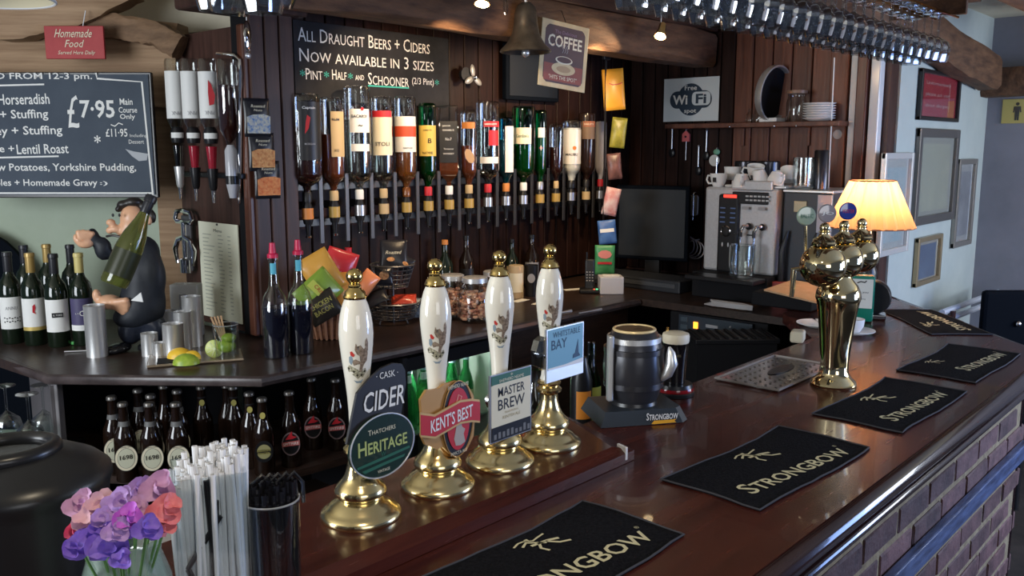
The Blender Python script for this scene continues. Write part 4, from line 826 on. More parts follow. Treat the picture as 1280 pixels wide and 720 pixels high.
for px,py,mat,lab in [(324,147,nutb,'black snack packet with blue and white window, top of the three'),(330,190,nutm,'black nut packet with orange window, middle of the three'),(337,225,nutr,'black nut packet with red orange window, lowest of the three')]:
    p=aY(px,py,2.80)
    packet('nut_packet',lab,'snack packet',(p.x,2.815,p.z),-.18,.095,.135,pkb,[lambda t,w,h,b,mm=mat:poly([(-.042,-.055),(.042,-.055),(.044,.005),(.02,.012),(-.02,.010),(-.042,.002)],mm,t,-b-.003,'window'),lambda t,w,h,b:txt('Roasted',.05,.010,M_CREAM,t,0,.040,-b-.003,ital=.2),lambda t,w,h,b:txt('Nuts',.03,.008,M_CREAM,t,0,.026,-b-.003,ital=.2)],'snack packets on the pilaster')
# hanging chrome spoon-shaped spot above the pilaster
p=aY(309,45,2.55); t=T('hanging_spoon','chrome spoon-shaped ornament hanging above the snack packets','ornament',p,.3); G().sph((0,0,0),.022,(.8,.35,2.2)).o('bowl',M_CHROME,t); G().sph((0,0,-.06),.012,(1,.5,.8)).o('knob',M_STEEL,t); G().cyl((0,0,.045),(0,0,.30),.0015).o('wire',M_STEEL,t)
# ================================================================ LEFT COUNTER: WINE, FIGURE, MEASURES
ZK=1.05
def on(px,py,z=ZK): p=aZ(px,py,z); return Vector((p.x,p.y,z))
def hgt(base,px,py): r=ray(px,py); k=math.hypot(base.x,base.y)/math.hypot(r.x,r.y); return (CAMP+r*k).z-base.z
WPROF=lambda h,r:[(0,0),(r*.9,0),(r,.006),(r,h*.60),(r*.86,h*.68),(r*.5,h*.74),(.0145,h*.79),(.0140,h*.955),(.0160,h*.96),(.0160,h*.985),(.014,h),(0,h)]
purp=pm('purple_label',(.07,.06,.14),.5)
def wine(px,py,top,cap,label,lab=None,texts=(),grp='wine bottles on the left counter'):
    b=on(px,py); h=hgt(b,px,top); h=max(.27,min(.33,h)); t=T('wine_bottle',label,'bottle',b,facing(b),grp); r=.038
    G().lathe(WPROF(h,r),seg=28).o('body',M_WINE,t); G().lathe([(.0148,h*.79),(.0152,h*.80),(.0152,h*.955),(.0172,h*.96),(.0172,h*.985),(.0155,h+.001),(0,h+.001)],seg=24).o('capsule',cap,t)
    if lab: wrap(r+.0006,h*.17,h*.52,-72,72,lab,t)
    for f in texts: f(t,h,r)
    return t
M_BLK2=pm('black_capsule',(.02,.02,.025),.35); M_GLDC=pm('gold_capsule',(.45,.30,.10),.35,.3); M_YLC=pm('yellow_capsule',(.62,.52,.20),.4)
wine(18,428,308,M_BLK2,'leftmost front wine bottle, black capsule, white label with dark flecks',wht,[lambda t,h,r:txt('ANNU',.040,.012,gr,t,0,h*.40,0,cyl=r+.001)]+[ (lambda u,v:(lambda t,h,r:txt('•',.006,.005,bkl,t,u,h*.25+v,0,cyl=r+.001)))(-.025+.0085*(k%7),.012*(k//7)+.003*(k%2)) for k in range(14)])
wine(46,430,304,M_GLDC,'front wine bottle with gold capsule and red crest on cream label',wht,[lambda t,h,r:poly([(-.004,h*.44),(.003,h*.46),(.006,h*.42),(.002,h*.38),(.006,h*.35),(-.005,h*.37)],M_RED1,t,-r-.0018,'crest_print'),lambda t,h,r:wrap(r+.0009,h*.17,h*.21,-72,72,M_GOLD,t)])
wine(75,432,308,M_BLK2,'front wine bottle with black box printed on white label',wht,[lambda t,h,r:poly(rect(-.018,h*.33,.018,h*.38),bkl,t,-r-.0018,'label_box'),lambda t,h,r:txt('EL TORO',.028,.006,wht,t,0,h*.355,-r-.003)])
wine(106,430,306,M_YLC,'front wine bottle with yellow capsule and deep purple label',purp,[lambda t,h,r:strokes([ell(0,h*.36,.008,.008,20)+[(.008,h*.36)]],.0025,wht,t,-r-.0016),lambda t,h,r:txt('LO   RA',.045,.005,wht,t,0,h*.36,-r-.0016),lambda t,h,r:wrap(r+.0009,h*.17,h*.23,-72,72,wht,t)])
wine(38,412,302,M_BLK2,'back row wine bottle hidden behind the gold-capped bottle',None)
wine(66,410,300,M_GLDC,'back row wine bottle with a copper capsule',None)
wine(95,411,302,M_BLK2,'back row wine bottle with a black capsule behind the yellow-capped one',None)
# bottle-holding figure
skin=pm('painted_skin',(.72,.40,.24),.35); jack=pm('painted_dark_jacket',(.012,.015,.022),.55); hair=pm('painted_black_hair',(.02,.016,.014),.4)
fb_=on(176,436); fig=T('bottle_figure','painted resin figure of a stout man in dark jacket holding a green bottle','figurine',fb_,FR)
sF=(aD(0,0,3).length and 3.02/FPX)
def fx(px,py,d=0): return ((px-176)*sF,d,-(py-436)*sF)
def blobmesh(name,balls,mat,parent,res=.012):
    mb=bpy.data.metaballs.new(name); mb.resolution=res; mb.render_resolution=res; mb.threshold=.35
    for c,r,sc in balls:
        e=mb.elements.new(type='ELLIPSOID'); e.co=c; e.radius=r; e.size_x,e.size_y,e.size_z=sc
    ob=bpy.data.objects.new(name,mb); COL.objects.link(ob); dg=bpy.context.evaluated_depsgraph_get(); me=bpy.data.meshes.new_from_object(ob.evaluated_get(dg)); bpy.data.objects.remove(ob); bpy.data.metaballs.remove(mb)
    me.materials.clear(); me.materials.append(mat)
    for p in me.polygons: p.use_smooth=True
    return inst(name,me,parent)
def E_(px,py,d,rx,rz,ry=None): # ellipsoid element from picture size (pixels)
    k=1.38; rx*=sF*k; rz*=sF*k; ry=rx if ry is None else ry*sF*k; return (fx(px,py,d),1.0,(rx,ry,rz))
blobmesh('jacket',[E_(182,350,.02,27,42),E_(178,382,.02,31,32),E_(184,312,.02,22,24),E_(140,305,-.02,11,16),E_(130,290,-.03,8,12),E_(162,318,-.0,16,14),E_(200,340,0,14,30),E_(165,395,0,22,14)],jack,fig)
blobmesh('trousers',[E_(164,412,.0,16,20),E_(192,412,.02,18,22),E_(175,400,.02,24,14)],pm('painted_navy_trousers',(.02,.025,.04),.3),fig)
for px,d in ((158,-.05),(192,-.0)): blobmesh('shoe',[E_(px,430,d,15,6.5,16),E_(px-6,432,d-.02,12,5,14)],pm('painted_black_shoe',(.01,.01,.012),.15),fig)
hd=blobmesh('head',[E_(176,268,.01,17,20),E_(170,284,.005,15,12),E_(152,272,-.02,6,5),E_(157,280,-.02,6,5),E_(150,282,-.02,5,5),E_(196,270,.01,4,7)],skin,fig,.008)
hb_=blobmesh('hair',[E_(166,250,.005,9,6),E_(178,247,.01,11,7),E_(191,255,.015,8,9),E_(199,266,.02,5,9),E_(160,256,0,5,4)],hair,fig,.008)
for px in (160,168): G().sph(fx(px,262,-.048),.0045,(1,.5,1.3),10,6).o('eye',bkl,hd)
G().tube([fx(148,289,-.035),fx(158,287,-.05),fx(168,289,-.05)],.004,6).o('moustache',hair,hd)
def hand(px,py,ang,parent,sc=1,nm='hand'):
    k=sF*sc; balls=[E_(px,py,-.04,11*sc,7*sc,9*sc)]
    for i in range(4):
        a=ang+(-.45+i*.28); l=12*sc
        for j in range(3): balls.append(E_(px+math.cos(a)*l*(.7+.35*j),py-math.sin(a)*l*(.5+.32*j),-.045-.006*i,3.4*sc,3.4*sc,3.4*sc))
    balls.append(E_(px-9*sc,py-6*sc,-.05,3.6*sc,6*sc,3.6*sc)); return blobmesh(nm,balls,skin,parent,.007)
hand(122,297,1.4,fig,1.05); hand(146,372,-.25,fig,1.5)
G().ext([(fx(184,366)[0],fx(184,366)[2]),(fx(199,368)[0],fx(199,368)[2]),(fx(197,356)[0],fx(197,356)[2])],'y',-.105,-.10).o('apron_corner',wht,fig,False)
# its bottle, tilted
p0=aD(142,356,2.88); p1=aD(190,245,2.92); d=p1-p0; bt_tilt=T('champagne_bottle','green glass bottle with yellowish wine tilted in the figure\'s arms','bottle',p0,0); bt_tilt.rotation_euler=d.to_track_quat('Z','Y').to_euler()
H=d.length; bgp=[(0,0),(.040,0),(.044,.008),(.044,H*.42),(.038,H*.55),(.022,H*.72),(.0155,H*.82),(.0145,H*.92),(.018,H*.93),(.018,H*.99),(0,H)]
G().lathe(bgp,seg=32).o('body',pm('olive_bottle_glass',(.22,.24,.06),.05,trans=.7,coat=.3),bt_tilt); G().lathe([(0.0155,H*.80),(.0165,H*.81),(.0165,H*.925),(.0195,H*.93),(.0195,H*.985),(.016,H+.002),(0,H+.002)],seg=24).o('foil',M_BLK2,bt_tilt)
G().lathe([(.0447,H*.10),(.0447,H*.38)],seg=32).o('dark_label',pm('dark_olive_label',(.035,.04,.02),.3),bt_tilt)
# pink and blue print on the label is too faint; steel measures instead
def steelcup(px,py,top,wpx,label):
    b=on(px,py); h=hgt(b,px,top); r=wpx/2*math.hypot(b.x,b.y)/FPX; t=T('steel_measure',label,'measure',b,0,'stainless steel spirit measures'); 
    G().lathe([(0,0),(r,0),(r,h-.002),(r*1.03,h),(r*.95,h),(r*.94,.004),(0,.004)],seg=32).o('cup',M_STEEL,t)
steelcup(122,445,381,23,'tall stainless steel measure standing alone before the wine bottles')
steelcup(188,444,416,19,'small steel measure front left of the cluster')
steelcup(200,447,428,15,'smallest steel measure at the front of the cluster')
steelcup(201,432,403,18,'steel measure behind the small front left one')
steelcup(218,445,404,24,'wide steel measure in the middle front of the cluster')
steelcup(214,425,388,18,'steel measure at the back left of the cluster')
steelcup(230,436,389,20,'steel measure between the wide one and the tallest one')
steelcup(242,432,370,22,'tallest steel measure at the back of the cluster')
b=on(236,420); t=T('grey_box','grey metal box standing behind the steel measures','box',b,FR); G().box((0,0,.10),(.105,.06,.20),.006).o('case',pm('grey_metal_box',(.48,.48,.46),.5),t,False); G().box((0,-.032,.14),(.03,.006,.05),.002).o('plate',M_STEEL,t,False)
# tray with fruit
b=on(245,449); t=T('fruit_tray','square wooden and glass tray under lemon and lime pieces','tray',(b.x,b.y,ZK),FR+.35); G().box((0,0,.005),(.30,.16,.008),.003).o('board',pm('clear_edge_board',(.20,.15,.10),.2),t,False); G().box((-.06,-.03,.0095),(.12,.08,.002)).o('inlay',M_BLACKM,t,False)
lemon=noisy('lemon_peel',(.85,.50,.03),(.90,.60,.06),.4,60,(1,1,1),.15); lime=noisy('lime_peel',(.20,.34,.03),(.40,.50,.06),.35,60,(1,1,1),.1)
limef=noisy('lime_flesh',(.40,.48,.10),(.60,.66,.26),.4,40,(1,1,1),.1)
def wedge(name,px,py,mat,mf,label,cat,rz,r=.030):
    b=on(px,py,ZK+.009); t=T(name,label,cat,b,rz); g=G(); n=10; 
    V0=[g.b.verts.new((r*1.25*math.cos(PI*i/n),0,0)) for i in (0,n)]
    rows=[[g.b.verts.new((r*1.25*math.cos(PI*i/n),-r*math.sin(PI*i/n)*math.cos(a),r*math.sin(PI*i/n)*math.sin(a)+.001)) for i in range(n+1)] for a in [math.radians(q) for q in (0,25,50,75,100)]]
    for A,Bq in zip(rows,rows[1:]):
        for i in range(n): 
            try: g.b.faces.new((A[i],A[i+1],Bq[i+1],Bq[i]))
            except: pass
    g.o('peel',mat,t); g=G(); 
    for row,s in ((rows[0],0),(rows[-1],1)): pass
    a=math.radians(100); g=G(); g.b.faces.new([g.b.verts.new((r*1.25*math.cos(PI*i/n)*.93,-r*math.sin(PI*i/n)*math.cos(a)*.9+.001,r*math.sin(PI*i/n)*math.sin(a)*.93+.001)) for i in range(n+1)]); g.o('flesh',mf,t,False)
    return t
lf=pm('lemon_flesh',(.85,.62,.15),.4)
wedge('lemon_wedge',225,447,lemon,lf,'orange-yellow lemon wedge at the left of the tray','lemon',FR+.1,.033)
wedge('lemon_wedge',241,448,lemon,lf,'orange-yellow lemon wedge tucked behind the lime wedge','lemon',FR-.3,.026)
wedge('lime_wedge',233,455,lime,limef,'green lime wedge in front of the lemon wedges','lime',FR+.2,.034)
b=on(268,447,ZK+.009); t=T('lime_half','cut lime half leaning with its pale face forward','lime',b,FR,rx=0)
M=Matrix.Translation((0,0,.030))@Matrix.Rotation(.25,4,'Y')@Matrix.Rotation(PI/2-.15,4,'X')
G().lathe([(.030,0),(.029,-.012),(.022,-.024),(.010,-.030),(0,-.031)],seg=28,M=M).o('peel',lime,t); G().lathe([(0,.001),(.027,.001),(.030,-.001)],seg=28,M=M).o('flesh',limef,t)
g=G()
for i in range(8): g.cyl(M@Vector((.003,0,.0015)),M@Vector((.025*math.cos(i*PI/4),.025*math.sin(i*PI/4),.0015)),.0009,seg=4)
k=g.o('segments',pm('pith',(.80,.82,.60),.5),t); k['kind']='stuff'
b=on(284,449,ZK+.0005); t=T('lime_glass','short clear tumbler with lime wedges and wooden stirrers','glass',b,facing(b)); hh=hgt(b,284,405)
G().lathe([(0,0),(.036,0),(.038,.004),(.042,hh),(.040,hh),(.036,.008),(0,.008)],seg=28).o('tumbler',M_GL,t); G().tube([(.041*math.cos(a),.041*math.sin(a),hh) for a in [2*PI*i/32 for i in range(32)]],.0016,6,True).o('rim',pm('glass_rim',(.5,.52,.5),.1,.5),t); G().sph((0,0,.045),.028,(1.1,1,.8)).o('lime',lime,t); G().sph((.008,-.01,.075),.022,(1.1,.9,.7)).o('lime',lime,t)
for i in range(4): G().box((0,0,0),(.006,.0018,.13),M=Matrix.Translation((-.022+i*.006,.0,.085))@Matrix.Rotation(-.35+.07*i,4,'Y')).o('stirrer',pm('pale_wood',(.45,.28,.15),.7),t,False)
b=on(102,431); t=T('green_knife','small bar knife with bright green handle behind the lone measure','knife',b,FR+.15); G().box((.0,0,.008),(.07,.016,.012),.004).o('handle',pm('bright_green',(.10,.50,.12),.4),t,False); G().ext([(-.035,-.007),(-.10,-.002),(-.10,.004),(-.035,.007)],'z',.007,.009).o('blade',pm('yellowed_blade',(.50,.52,.15),.4),t,False)
b=on(100,440); t=T('bar_spoon','thin steel skewer lying by the lone measure','skewer',b,FR+.2); G().tube([(-.05,0,.004),(.05,0,.004)],.0022,6).o('rod',M_STEEL,t)
# ================================================================ ALES ON THE SHELF
def bprof(h,r): return [(0,0),(r*.92,0),(r,.006),(r,h*.50),(r*.93,h*.58),(r*.62,h*.68),(r*.45,h*.76),(r*.40,h*.93),(r*.44,h*.935),(r*.44,h*.955),(0,h*.955)]
BM=G().lathe(bprof(.255,.034),seg=24).mesh('body',M_BEER,True); BC=G().lathe([(0,.243),(.0165,.243),(.0165,.252),(.013,.256),(0,.256)],seg=20).mesh('crown_cap',pm('cap_grey',(.15,.14,.13),.35,.6),True)
def beer(px,top,kind,label,z=.70,mz=.955):
    p=aZ(px,top,mz); b=Vector((p.x,p.y,z)); t=T('ale_bottle',label,'bottle',b,facing(b),'bottled ales on the shelf under the counter'); inst('body',BM,t); inst('crown_cap',BC,t); r=.0348
    if kind=='1698':
        poly(ell(0,.082,.0345,.043),bkl,t,-r-.0002,'label_border'); poly(ell(0,.082,.0325,.041),crm,t,-r-.0007,'label_oval'); poly(ell(0,.082,.0255,.033),bkl,t,-r-.0012,'label_ring'); poly(ell(0,.082,.0245,.032),pm('pale_label',(.62,.62,.48),.5),t,-r-.0017,'label_field'); txt('1698',.038,.015,bkl,t,0,.086,-r-.0028,off=.01); txt('SHEPHERD NEAME',.034,.004,M_BLACK,t,0,.1185,-r-.0012)
        wrap(.0205,.172,.196,-75,75,pm('dark_neck_label',(.13,.13,.13),.5),t,'neck_label',r1=.0165); 
    elif kind=='gold': wrap(.0145,.20,.218,-70,70,bkl,t,'neck_label'); poly(ell(0,.200,.009,.011,16),pm('dull_gold',(.45,.40,.12),.4),t,-.019,'neck_disc')
    elif kind=='bishop':
        poly(ell(0,.200,.009,.011,16),MATS['dull_gold'],t,-.019,'neck_disc'); poly(ell(0,.085,.029,.036),M_BLACK,t,-r-.0002,'label_oval'); poly(ell(0,.085,.022,.024),pm('khaki_label',(.30,.28,.13),.5),t,-r-.0010,'label_disc'); poly(rect(-.026,.078,.026,.092),M_BLACK,t,-r-.0014,'label_band'); txt('BISHOPS',.042,.006,MATS['dull_gold'],t,0,.089,-r-.0025); txt('FINGER',.038,.006,MATS['dull_gold'],t,0,.080,-r-.0025)
    elif kind=='spit':
        poly(ell(0,.085,.030,.040),pm('grey_red_oval',(.20,.14,.15),.5),t,-r-.0002,'label_oval'); poly(ell(0,.085,.026,.035),M_BLACK,t,-r-.0007,'label_field'); poly([(-.018,.10),(-.004,.118),(.004,.128),(.006,.112),(.020,.108),(.006,.102)],M_RED1,t,-r-.0014,'emblem'); poly([(-.028,.076),(.028,.080),(.028,.096),(-.028,.092)],pm('pink_red_band',(.50,.10,.10),.5),t,-r-.0018,'label_band'); txt('SPITFIRE',.050,.010,wht,t,0,.086,-r-.0028,slope=.07)
    return t
for a in [(139,495,'1698','ale bottle with round 1698 label, leftmost on the shelf'),(153,503,'1698','front ale bottle with a full 1698 label, first from left'),(186,503,'1698','front ale bottle with a full 1698 label, second from left'),(219,503,'1698','front ale bottle with 1698 label partly behind the straws'),
 (172,486,'1698','ale bottle in the second row behind the left 1698 bottles'),(188,493,'1698','ale bottle tucked between the front 1698 bottles'),(204,481,'none','unlabelled-looking ale bottle at the very back of the shelf'),(221,487,'1698','second-row ale bottle above the fourth 1698 label'),
 (251,482,'gold','ale bottle with small gold neck disc above the white straws'),(283,480,'none','plain ale bottle back row right of the gold neck disc'),(291,482,'gold','ale bottle with gold neck disc nearest the straws\' right end'),(311,490,'gold','ale bottle with gold neck disc standing further right and back'),
 (327,497,'bishop','ale bottle with khaki round label and black banner'),(361,489,'spit','ale bottle with red and grey oval label nearest the pens glass'),(389,472,'spit','ale bottle with red oval label, middle of the three red ones'),(419,473,'spit','ale bottle with red oval label beside the first hand pump')]: beer(*a)
# ================================================================ FRIDGE OF GREEN BOTTLES
fl=aY(499,470,2.42); fr_=aY(600,450,2.42); t=T('bottle_fridge','lit glass-door bottle fridge under back counter behind the hand pumps','fridge',((fl.x+fr_.x)/2+.03,2.42,0),0)
W=fr_.x-fl.x+.10; cx=0
def fbx(c,d,m,n,bev=0): return G().box(c,d,bev).o(n,m,t,False)
fbx((0,.47,.62),(W,.02,.76),pm('grey_green_liner',(.16,.22,.19),.5),'back_wall'); fbx((-W/2,.24,.50),(.02,.46,.98),M_WHITE,'side_wall'); fbx((W/2,.24,.50),(.02,.46,.98),M_WHITE,'side_wall'); fbx((0,.24,.975),(W,.46,.03),M_BLACKM,'top'); fbx((0,.22,.672),(W-.02,.40,.008),M_STEEL,'wire_shelf')
for x in (-W/2,W/2): fbx((x,-.012,.56),(.035,.03,.86),pm('pale_green_frame',(.35,.55,.50),.3) if x>0 else M_BLACKM,'door_stile',.004)
fbx((0,-.012,.965),(W,.03,.05),M_BLACKM,'door_rail'); G().box((0,-.004,.55),(W-.03,.006,.80)).o('door_glass',thin_glass('fridge_glass',(.9,.97,.94),.5),t,False)
lg=point('fridge_lamp',(t.location.x,2.53,.935),2.2,(.85,1,.85),.04)
GBM=G().lathe([(0,0),(.03,0),(.031,.006),(.031,.12),(.025,.15),(.013,.185),(.012,.225),(0,.225)],seg=20).mesh('body',pm('bright_green_bottle',(.05,.40,.12),.1,trans=.6),True); GBC=G().lathe([(0,.222),(.014,.222),(.014,.235),(0,.237)],seg=16).mesh('cap',pm('blue_white_cap',(.55,.65,.80),.4),True)
GBY=G().lathe([(.0315,.03),(.0315,.10)],seg=20).mesh('label_print',pm('yellow_white_label',(.75,.78,.35),.5),True); GBW=G().lathe([(.0135,.17),(.0125,.215)],seg=16).mesh('neck_foil',M_WHITE,True)
names=['first','second','third','fourth','fifth','sixth']
for r_ in range(2):
    for i in range(6):
        x=t.location.x-W/2+.055+i*.078
        if x>t.location.x+W/2-.04: continue
        o=T('lager_bottle','green lager bottle in the %s row of the fridge, %s from the left'%(('front','back')[r_],names[i]),'bottle',(x+.015*r_,2.50+.10*r_,.6765),0,'green bottles in the fridge'); inst('body',GBM,o); inst('cap',GBC,o); inst('label_print',GBY,o) if i>2 else inst('neck_foil',GBW,o)
# ================================================================ BACK COUNTER THINGS
redp=pm('red_pourer',(.60,.02,.08),.35)
for px,py,top,lab in [(346,446,300,'tall bottle with red pourer and dark syrup, left one'),(377,441,296,'tall bottle with red pourer and dark syrup, right one')]:
    b=on(px,py); h=hgt(b,px,top+22); t=T('pourer_bottle',lab,'bottle',b,facing(b),'bottles with red pourers'); r=.043
    pr=[(0,0),(r*.95,0),(r,.006),(r,h*.52),(r*.82,h*.62),(r*.42,h*.70),(.015,h*.78),(.0135,h*.97),(.017,h*.975),(.017,h),(0,h)]
    G().lathe(pr,seg=28).o('body',M_GL,t); G().lathe([(0,.004),(r*.94,.004),(r*.94,h*.51),(0,h*.51)],seg=28).o('liquid',pm('black_syrup',(.008,.008,.018),.1),t)
    G().lathe([(0,h),(.018,h),(.018,h+.012),(.012,h+.016),(.009,h+.05),(0,h+.052)],seg=20).o('pourer',redp,t); wrap(.0150,h*.84,h*.95,-40,40,pm('blue_tax_strip',(.10,.45,.60),.5),t,'neck_strip'); 
# wicker basket with crisp packets
b=on(414,420); wick=noisy('wicker',(.10,.035,.02),(.26,.11,.06),.7,10,(1,1,8),.3); t=T('wicker_basket','reddish wicker basket filled with crisp packets behind the first pump','basket',b,0)
hb=.115; g=G(); g.lathe([(.001,.004),(.075,.004),(.098,hb),(.093,hb),(.070,.010),(.001,.010)],seg=32); g.o('liner',wick,t)
for i in range(26):
    a=2*PI*i/26; G().tube([(.078*math.cos(a),.078*math.sin(a),.002),(.101*math.cos(a),.101*math.sin(a),hb)],.0055,5).o('stake',pm('wicker_light',(.34,.16,.09),.7),t)
G().tube([(.101*math.cos(a),.101*math.sin(a),hb) for a in [2*PI*i/32 for i in range(32)]],.007,6,True).o('rim',wick,t)
crp=lambda n,c:pm(n,c,.3,coat=.3)
def crisp(px,py,d,rz,tilt,w,h,mat,label,parts=(),grp='crisp packets in the wicker basket',zr=0):
    p=aY(px,py,b.y+d); o=packet('crisp_packet',label,'crisp packet',p,rz,w,h,mat,list(parts),grp,.018); o.rotation_euler=(tilt,zr,rz); return o
crisp(402,342,-.03,-.5,-.15,.12,.16,crp('orange_yellow_crisps',(.70,.35,.06)),'amber crisp packet standing at the left back of the basket',zr=-.5)
crisp(398,365,-.07,-.5,-.2,.12,.15,crp('green_yellow_crisps',(.25,.38,.05)),'green and yellow crisp packet leaning left in the basket',[lambda t,w,h,bb:poly([(-.05,-.02),(.05,-.01),(.05,.02),(-.05,.012)],crp('lime_band',(.55,.60,.10)),t,-bb-.003,'band'),lambda t,w,h,bb:txt('CRISPS',.06,.014,M_RED1,t,0,.003,-bb-.004)],zr=.9)
crisp(403,384,-.10,-.55,-.25,.12,.10,crp('black_gold_crisps',(.03,.025,.02)),'black crisp packet with gold lettering low in the basket',[lambda t,w,h,bb:txt('CHICKEN',.085,.018,pm('gold_text',(.55,.50,.12),.5),t,0,.012,-bb-.003),lambda t,w,h,bb:txt('BACON',.07,.018,MATS['gold_text'],t,0,-.014,-bb-.003)],zr=-.5)
crisp(424,335,.02,-.5,-.1,.12,.14,crp('red_crisps',(.55,.03,.04)),'red crisp packet with silver lettering at the back of the basket',[lambda t,w,h,bb:txt('HULA',.07,.02,silv,t,0,-.02,-bb-.003)],zr=.35)
crisp(431,372,-.06,-.5,-.08,.10,.19,crp('orange_crisps',(.85,.36,.06)),'plain orange crisp packet nearest the first pump knob')
crisp(455,358,.03,-.5,-.1,.07,.13,crp('orange_green_crisps',(.80,.28,.12)),'orange and green crisp packet behind the first pump knob',zr=.7)
# wire baskets, two tiers
wb_=on(492,402); t=T('wire_basket_stand','two-tier black wire basket stand with snack packets','basket',(wb_.x,wb_.y,ZK),facing(wb_)); wire=pm('grey_wire',(.16,.16,.17),.35,.7)
def wirebowl(name,z0,z1,r0,r1,n=5):
    g=G()
    for k in range(n+1):
        r=r0+(r1-r0)*k/n; z=z0+(z1-z0)*k/n; g.tube([(r*math.cos(a),r*math.sin(a),z) for a in [2*PI*i/28 for i in range(28)]],.0022 if k<n else .004,4,True)
    for i in range(24): a=2*PI*i/24; g.tube([(.001,0,z0),(r0*math.cos(a),r0*math.sin(a),z0),(r1*math.cos(a),r1*math.sin(a),z1)],.0015,4)
    o=g.o(name,wire,t); o['kind']='stuff'; return o
wirebowl('lower_bowl',.02,.085,.085,.115); wirebowl('upper_bowl',.145,.235,.060,.088)
G().cyl((0,.0,.0),(0,0,.15),.005).o('post',wire,t); 
for i in range(4): a=PI/4+i*PI/2; G().tube([(.07*math.cos(a),.07*math.sin(a),.022),(.08*math.cos(a),.08*math.sin(a),0.002)],.004,6).o('foot',wire,t)
def pk(px,py,dy,label,mat,parts=(),w=.09,h=.10,zr=0,g_='packets in the wire baskets',tilt=-.3):
    p=aY(px,py,wb_.y+dy); o=packet('snack_packet',label,'snack packet',p,facing(p),w,h,mat,list(parts),g_,.012); o.rotation_euler=(tilt,zr,facing(p))
pk(492,318,0,'black packet with white script standing in the upper wire basket',pkb,[lambda t,w,h,bb:txt('Roasted',.06,.014,M_CREAM,t,0,.006,-bb-.003,ital=.3),lambda t,w,h,bb:poly(ell(-.012,-.022,.016,.009,12),nutm,t,-bb-.003,'window')],.11,.12)
pk(506,330,-.03,'small black packet with orange window on the right in the upper basket',pkb,[lambda t,w,h,bb:poly(ell(.0,0,.012,.008,12),nutm,t,-bb-.003,'window')],.07,.07,.5)
pk(480,345,-.03,'black packet with brown nuts pressed against the upper wires',pkb,[lambda t,w,h,bb:poly(ell(0,0,.02,.018,12),noisy('brown_nuts',(.12,.05,.02),(.35,.2,.1),.5,90,(1,1,1),.5),t,-bb-.003,'window')],.07,.07)
pk(505,374,-.04,'red packet lying in the lower wire basket',crp('red_snack',(.6,.06,.03)),(),.10,.06,0,tilt=-1.0)
pk(470,372,-.02,'dark packet at the left of the lower wire basket',pkb,(),.09,.07,-.4,tilt=-.8)
pk(522,385,-.06,'blue speckled packet hanging over the lower basket\'s right rim',noisy('blue_speckle',(.05,.08,.12),(.35,.42,.5),.4,80,(1,1,1),.2),(),.05,.08)
# sweet jars
def jar(px,py,r,h,label):
    b=on(px,py); t=T('sweet_jar',label,'jar',b,0,'glass jars of sweets'); G().lathe([(0,0),(r*.7,0),(r*.95,.015),(r,h*.4),(r*.97,h*.62),(r*.7,h*.80),(r*.62,h*.86),(r*.62,h*.9)],seg=32).o('glass',M_GL,t); G().lathe([(0,h*.88),(r*.68,h*.88),(r*.68,h*.98),(r*.6,h),(0,h)],seg=32).o('lid',M_STEEL,t)
    rn=random.Random(label); g=G(); 
    for k in range(150):
        z=rn.uniform(.015,h*.66); rad=r*.85*math.sqrt(rn.random())*(.95 if z<h*.5 else .8); a=rn.random()*2*PI
        g.box((rad*math.cos(a),rad*math.sin(a),z),(.020,.013,.011),.003,rn.random()*3,seg=1)
    o=g.o('sweets',noisy('wrapped_sweets_'+str(px),(.55,.16,.10),(.80,.52,.32),.25,25,(1,1,1),.1),t,False); o['kind']='stuff'
jar(566,398,.072,.185,'round glass jar of orange wrapped sweets behind the second pump')
jar(594,402,.076,.185,'round glass jar of pink sweets between second and third pumps')
jar(618,390,.070,.18,'round glass jar of sweets just left of the third pump')
# small bits by the third and fourth pumps
b=on(645,372); t=T('tan_canister','pale tan canister behind the third pump','canister',b,facing(b)); G().lathe([(0,0),(.036,0),(.036,.15),(.033,.155),(0,.155)],seg=28).o('body',pm('tan_tin',(.40,.30,.18),.5),t); wrap(.0366,.03,.12,-60,60,crm,t)
b=on(664,370); t=T('black_tumbler','black tumbler with grey emblem behind the fourth pump','cup',b,facing(b)); G().lathe([(0,0),(.028,0),(.033,.15),(.031,.15),(.027,.01),(0,.01)],seg=28).o('body',M_BLACK,t); poly(ell(0,.09,.018,.022,20),gr,t,-.0335,'emblem')
b=on(679,375); t=T('label_jar','small cream label jar left of the fourth pump','jar',b,facing(b)); G().box((0,0,.04),(.055,.05,.08),.008).o('body',crm,t,False); poly(ell(0,.04,.018,.02,18),M_BLACK,t,-.0262,'ring_print'); poly(ell(0,.04,.012,.014,18),crm,t,-.027,'ring_print')
for px,py,lab,rz in [(675,379,'white paper slip lying left of the fourth pump on back counter',.3),(716,362,'white paper slip lying right of the fourth pump on back counter',-.4),(650,376,'white paper slip lying behind the third pump',.1)]:
    b=on(px,py); tag(G().box((0,0,.001),(.10,.045,.001)).o('paper_slip',M_PAPER,None,False,b,rz),lab,'paper','paper slips on the back counter')
b=on(737,366); t=T('cordless_phone','black cordless phone standing in its charger','phone',b,facing(b)); G().box((0,0,.012),(.10,.09,.022),.008).o('charger',M_BLACK,t,False); G().box((0,.01,.09),(.048,.022,.15),.008,M=Matrix.Rotation(-.12,4,'X')).o('handset',M_BLACK,t,False); G().cyl((-.016,.0,.165),(-.016,.0,.20),.004).o('aerial',M_BLACK,t)
km=G().box((0,0,0),(.008,.004,.005),.001,seg=1).mesh('key',gr,False)
for i in range(12): inst('key',km,t,(-.014+.014*(i%3),-.0125+.011,.06+.014*(i//3)),0)
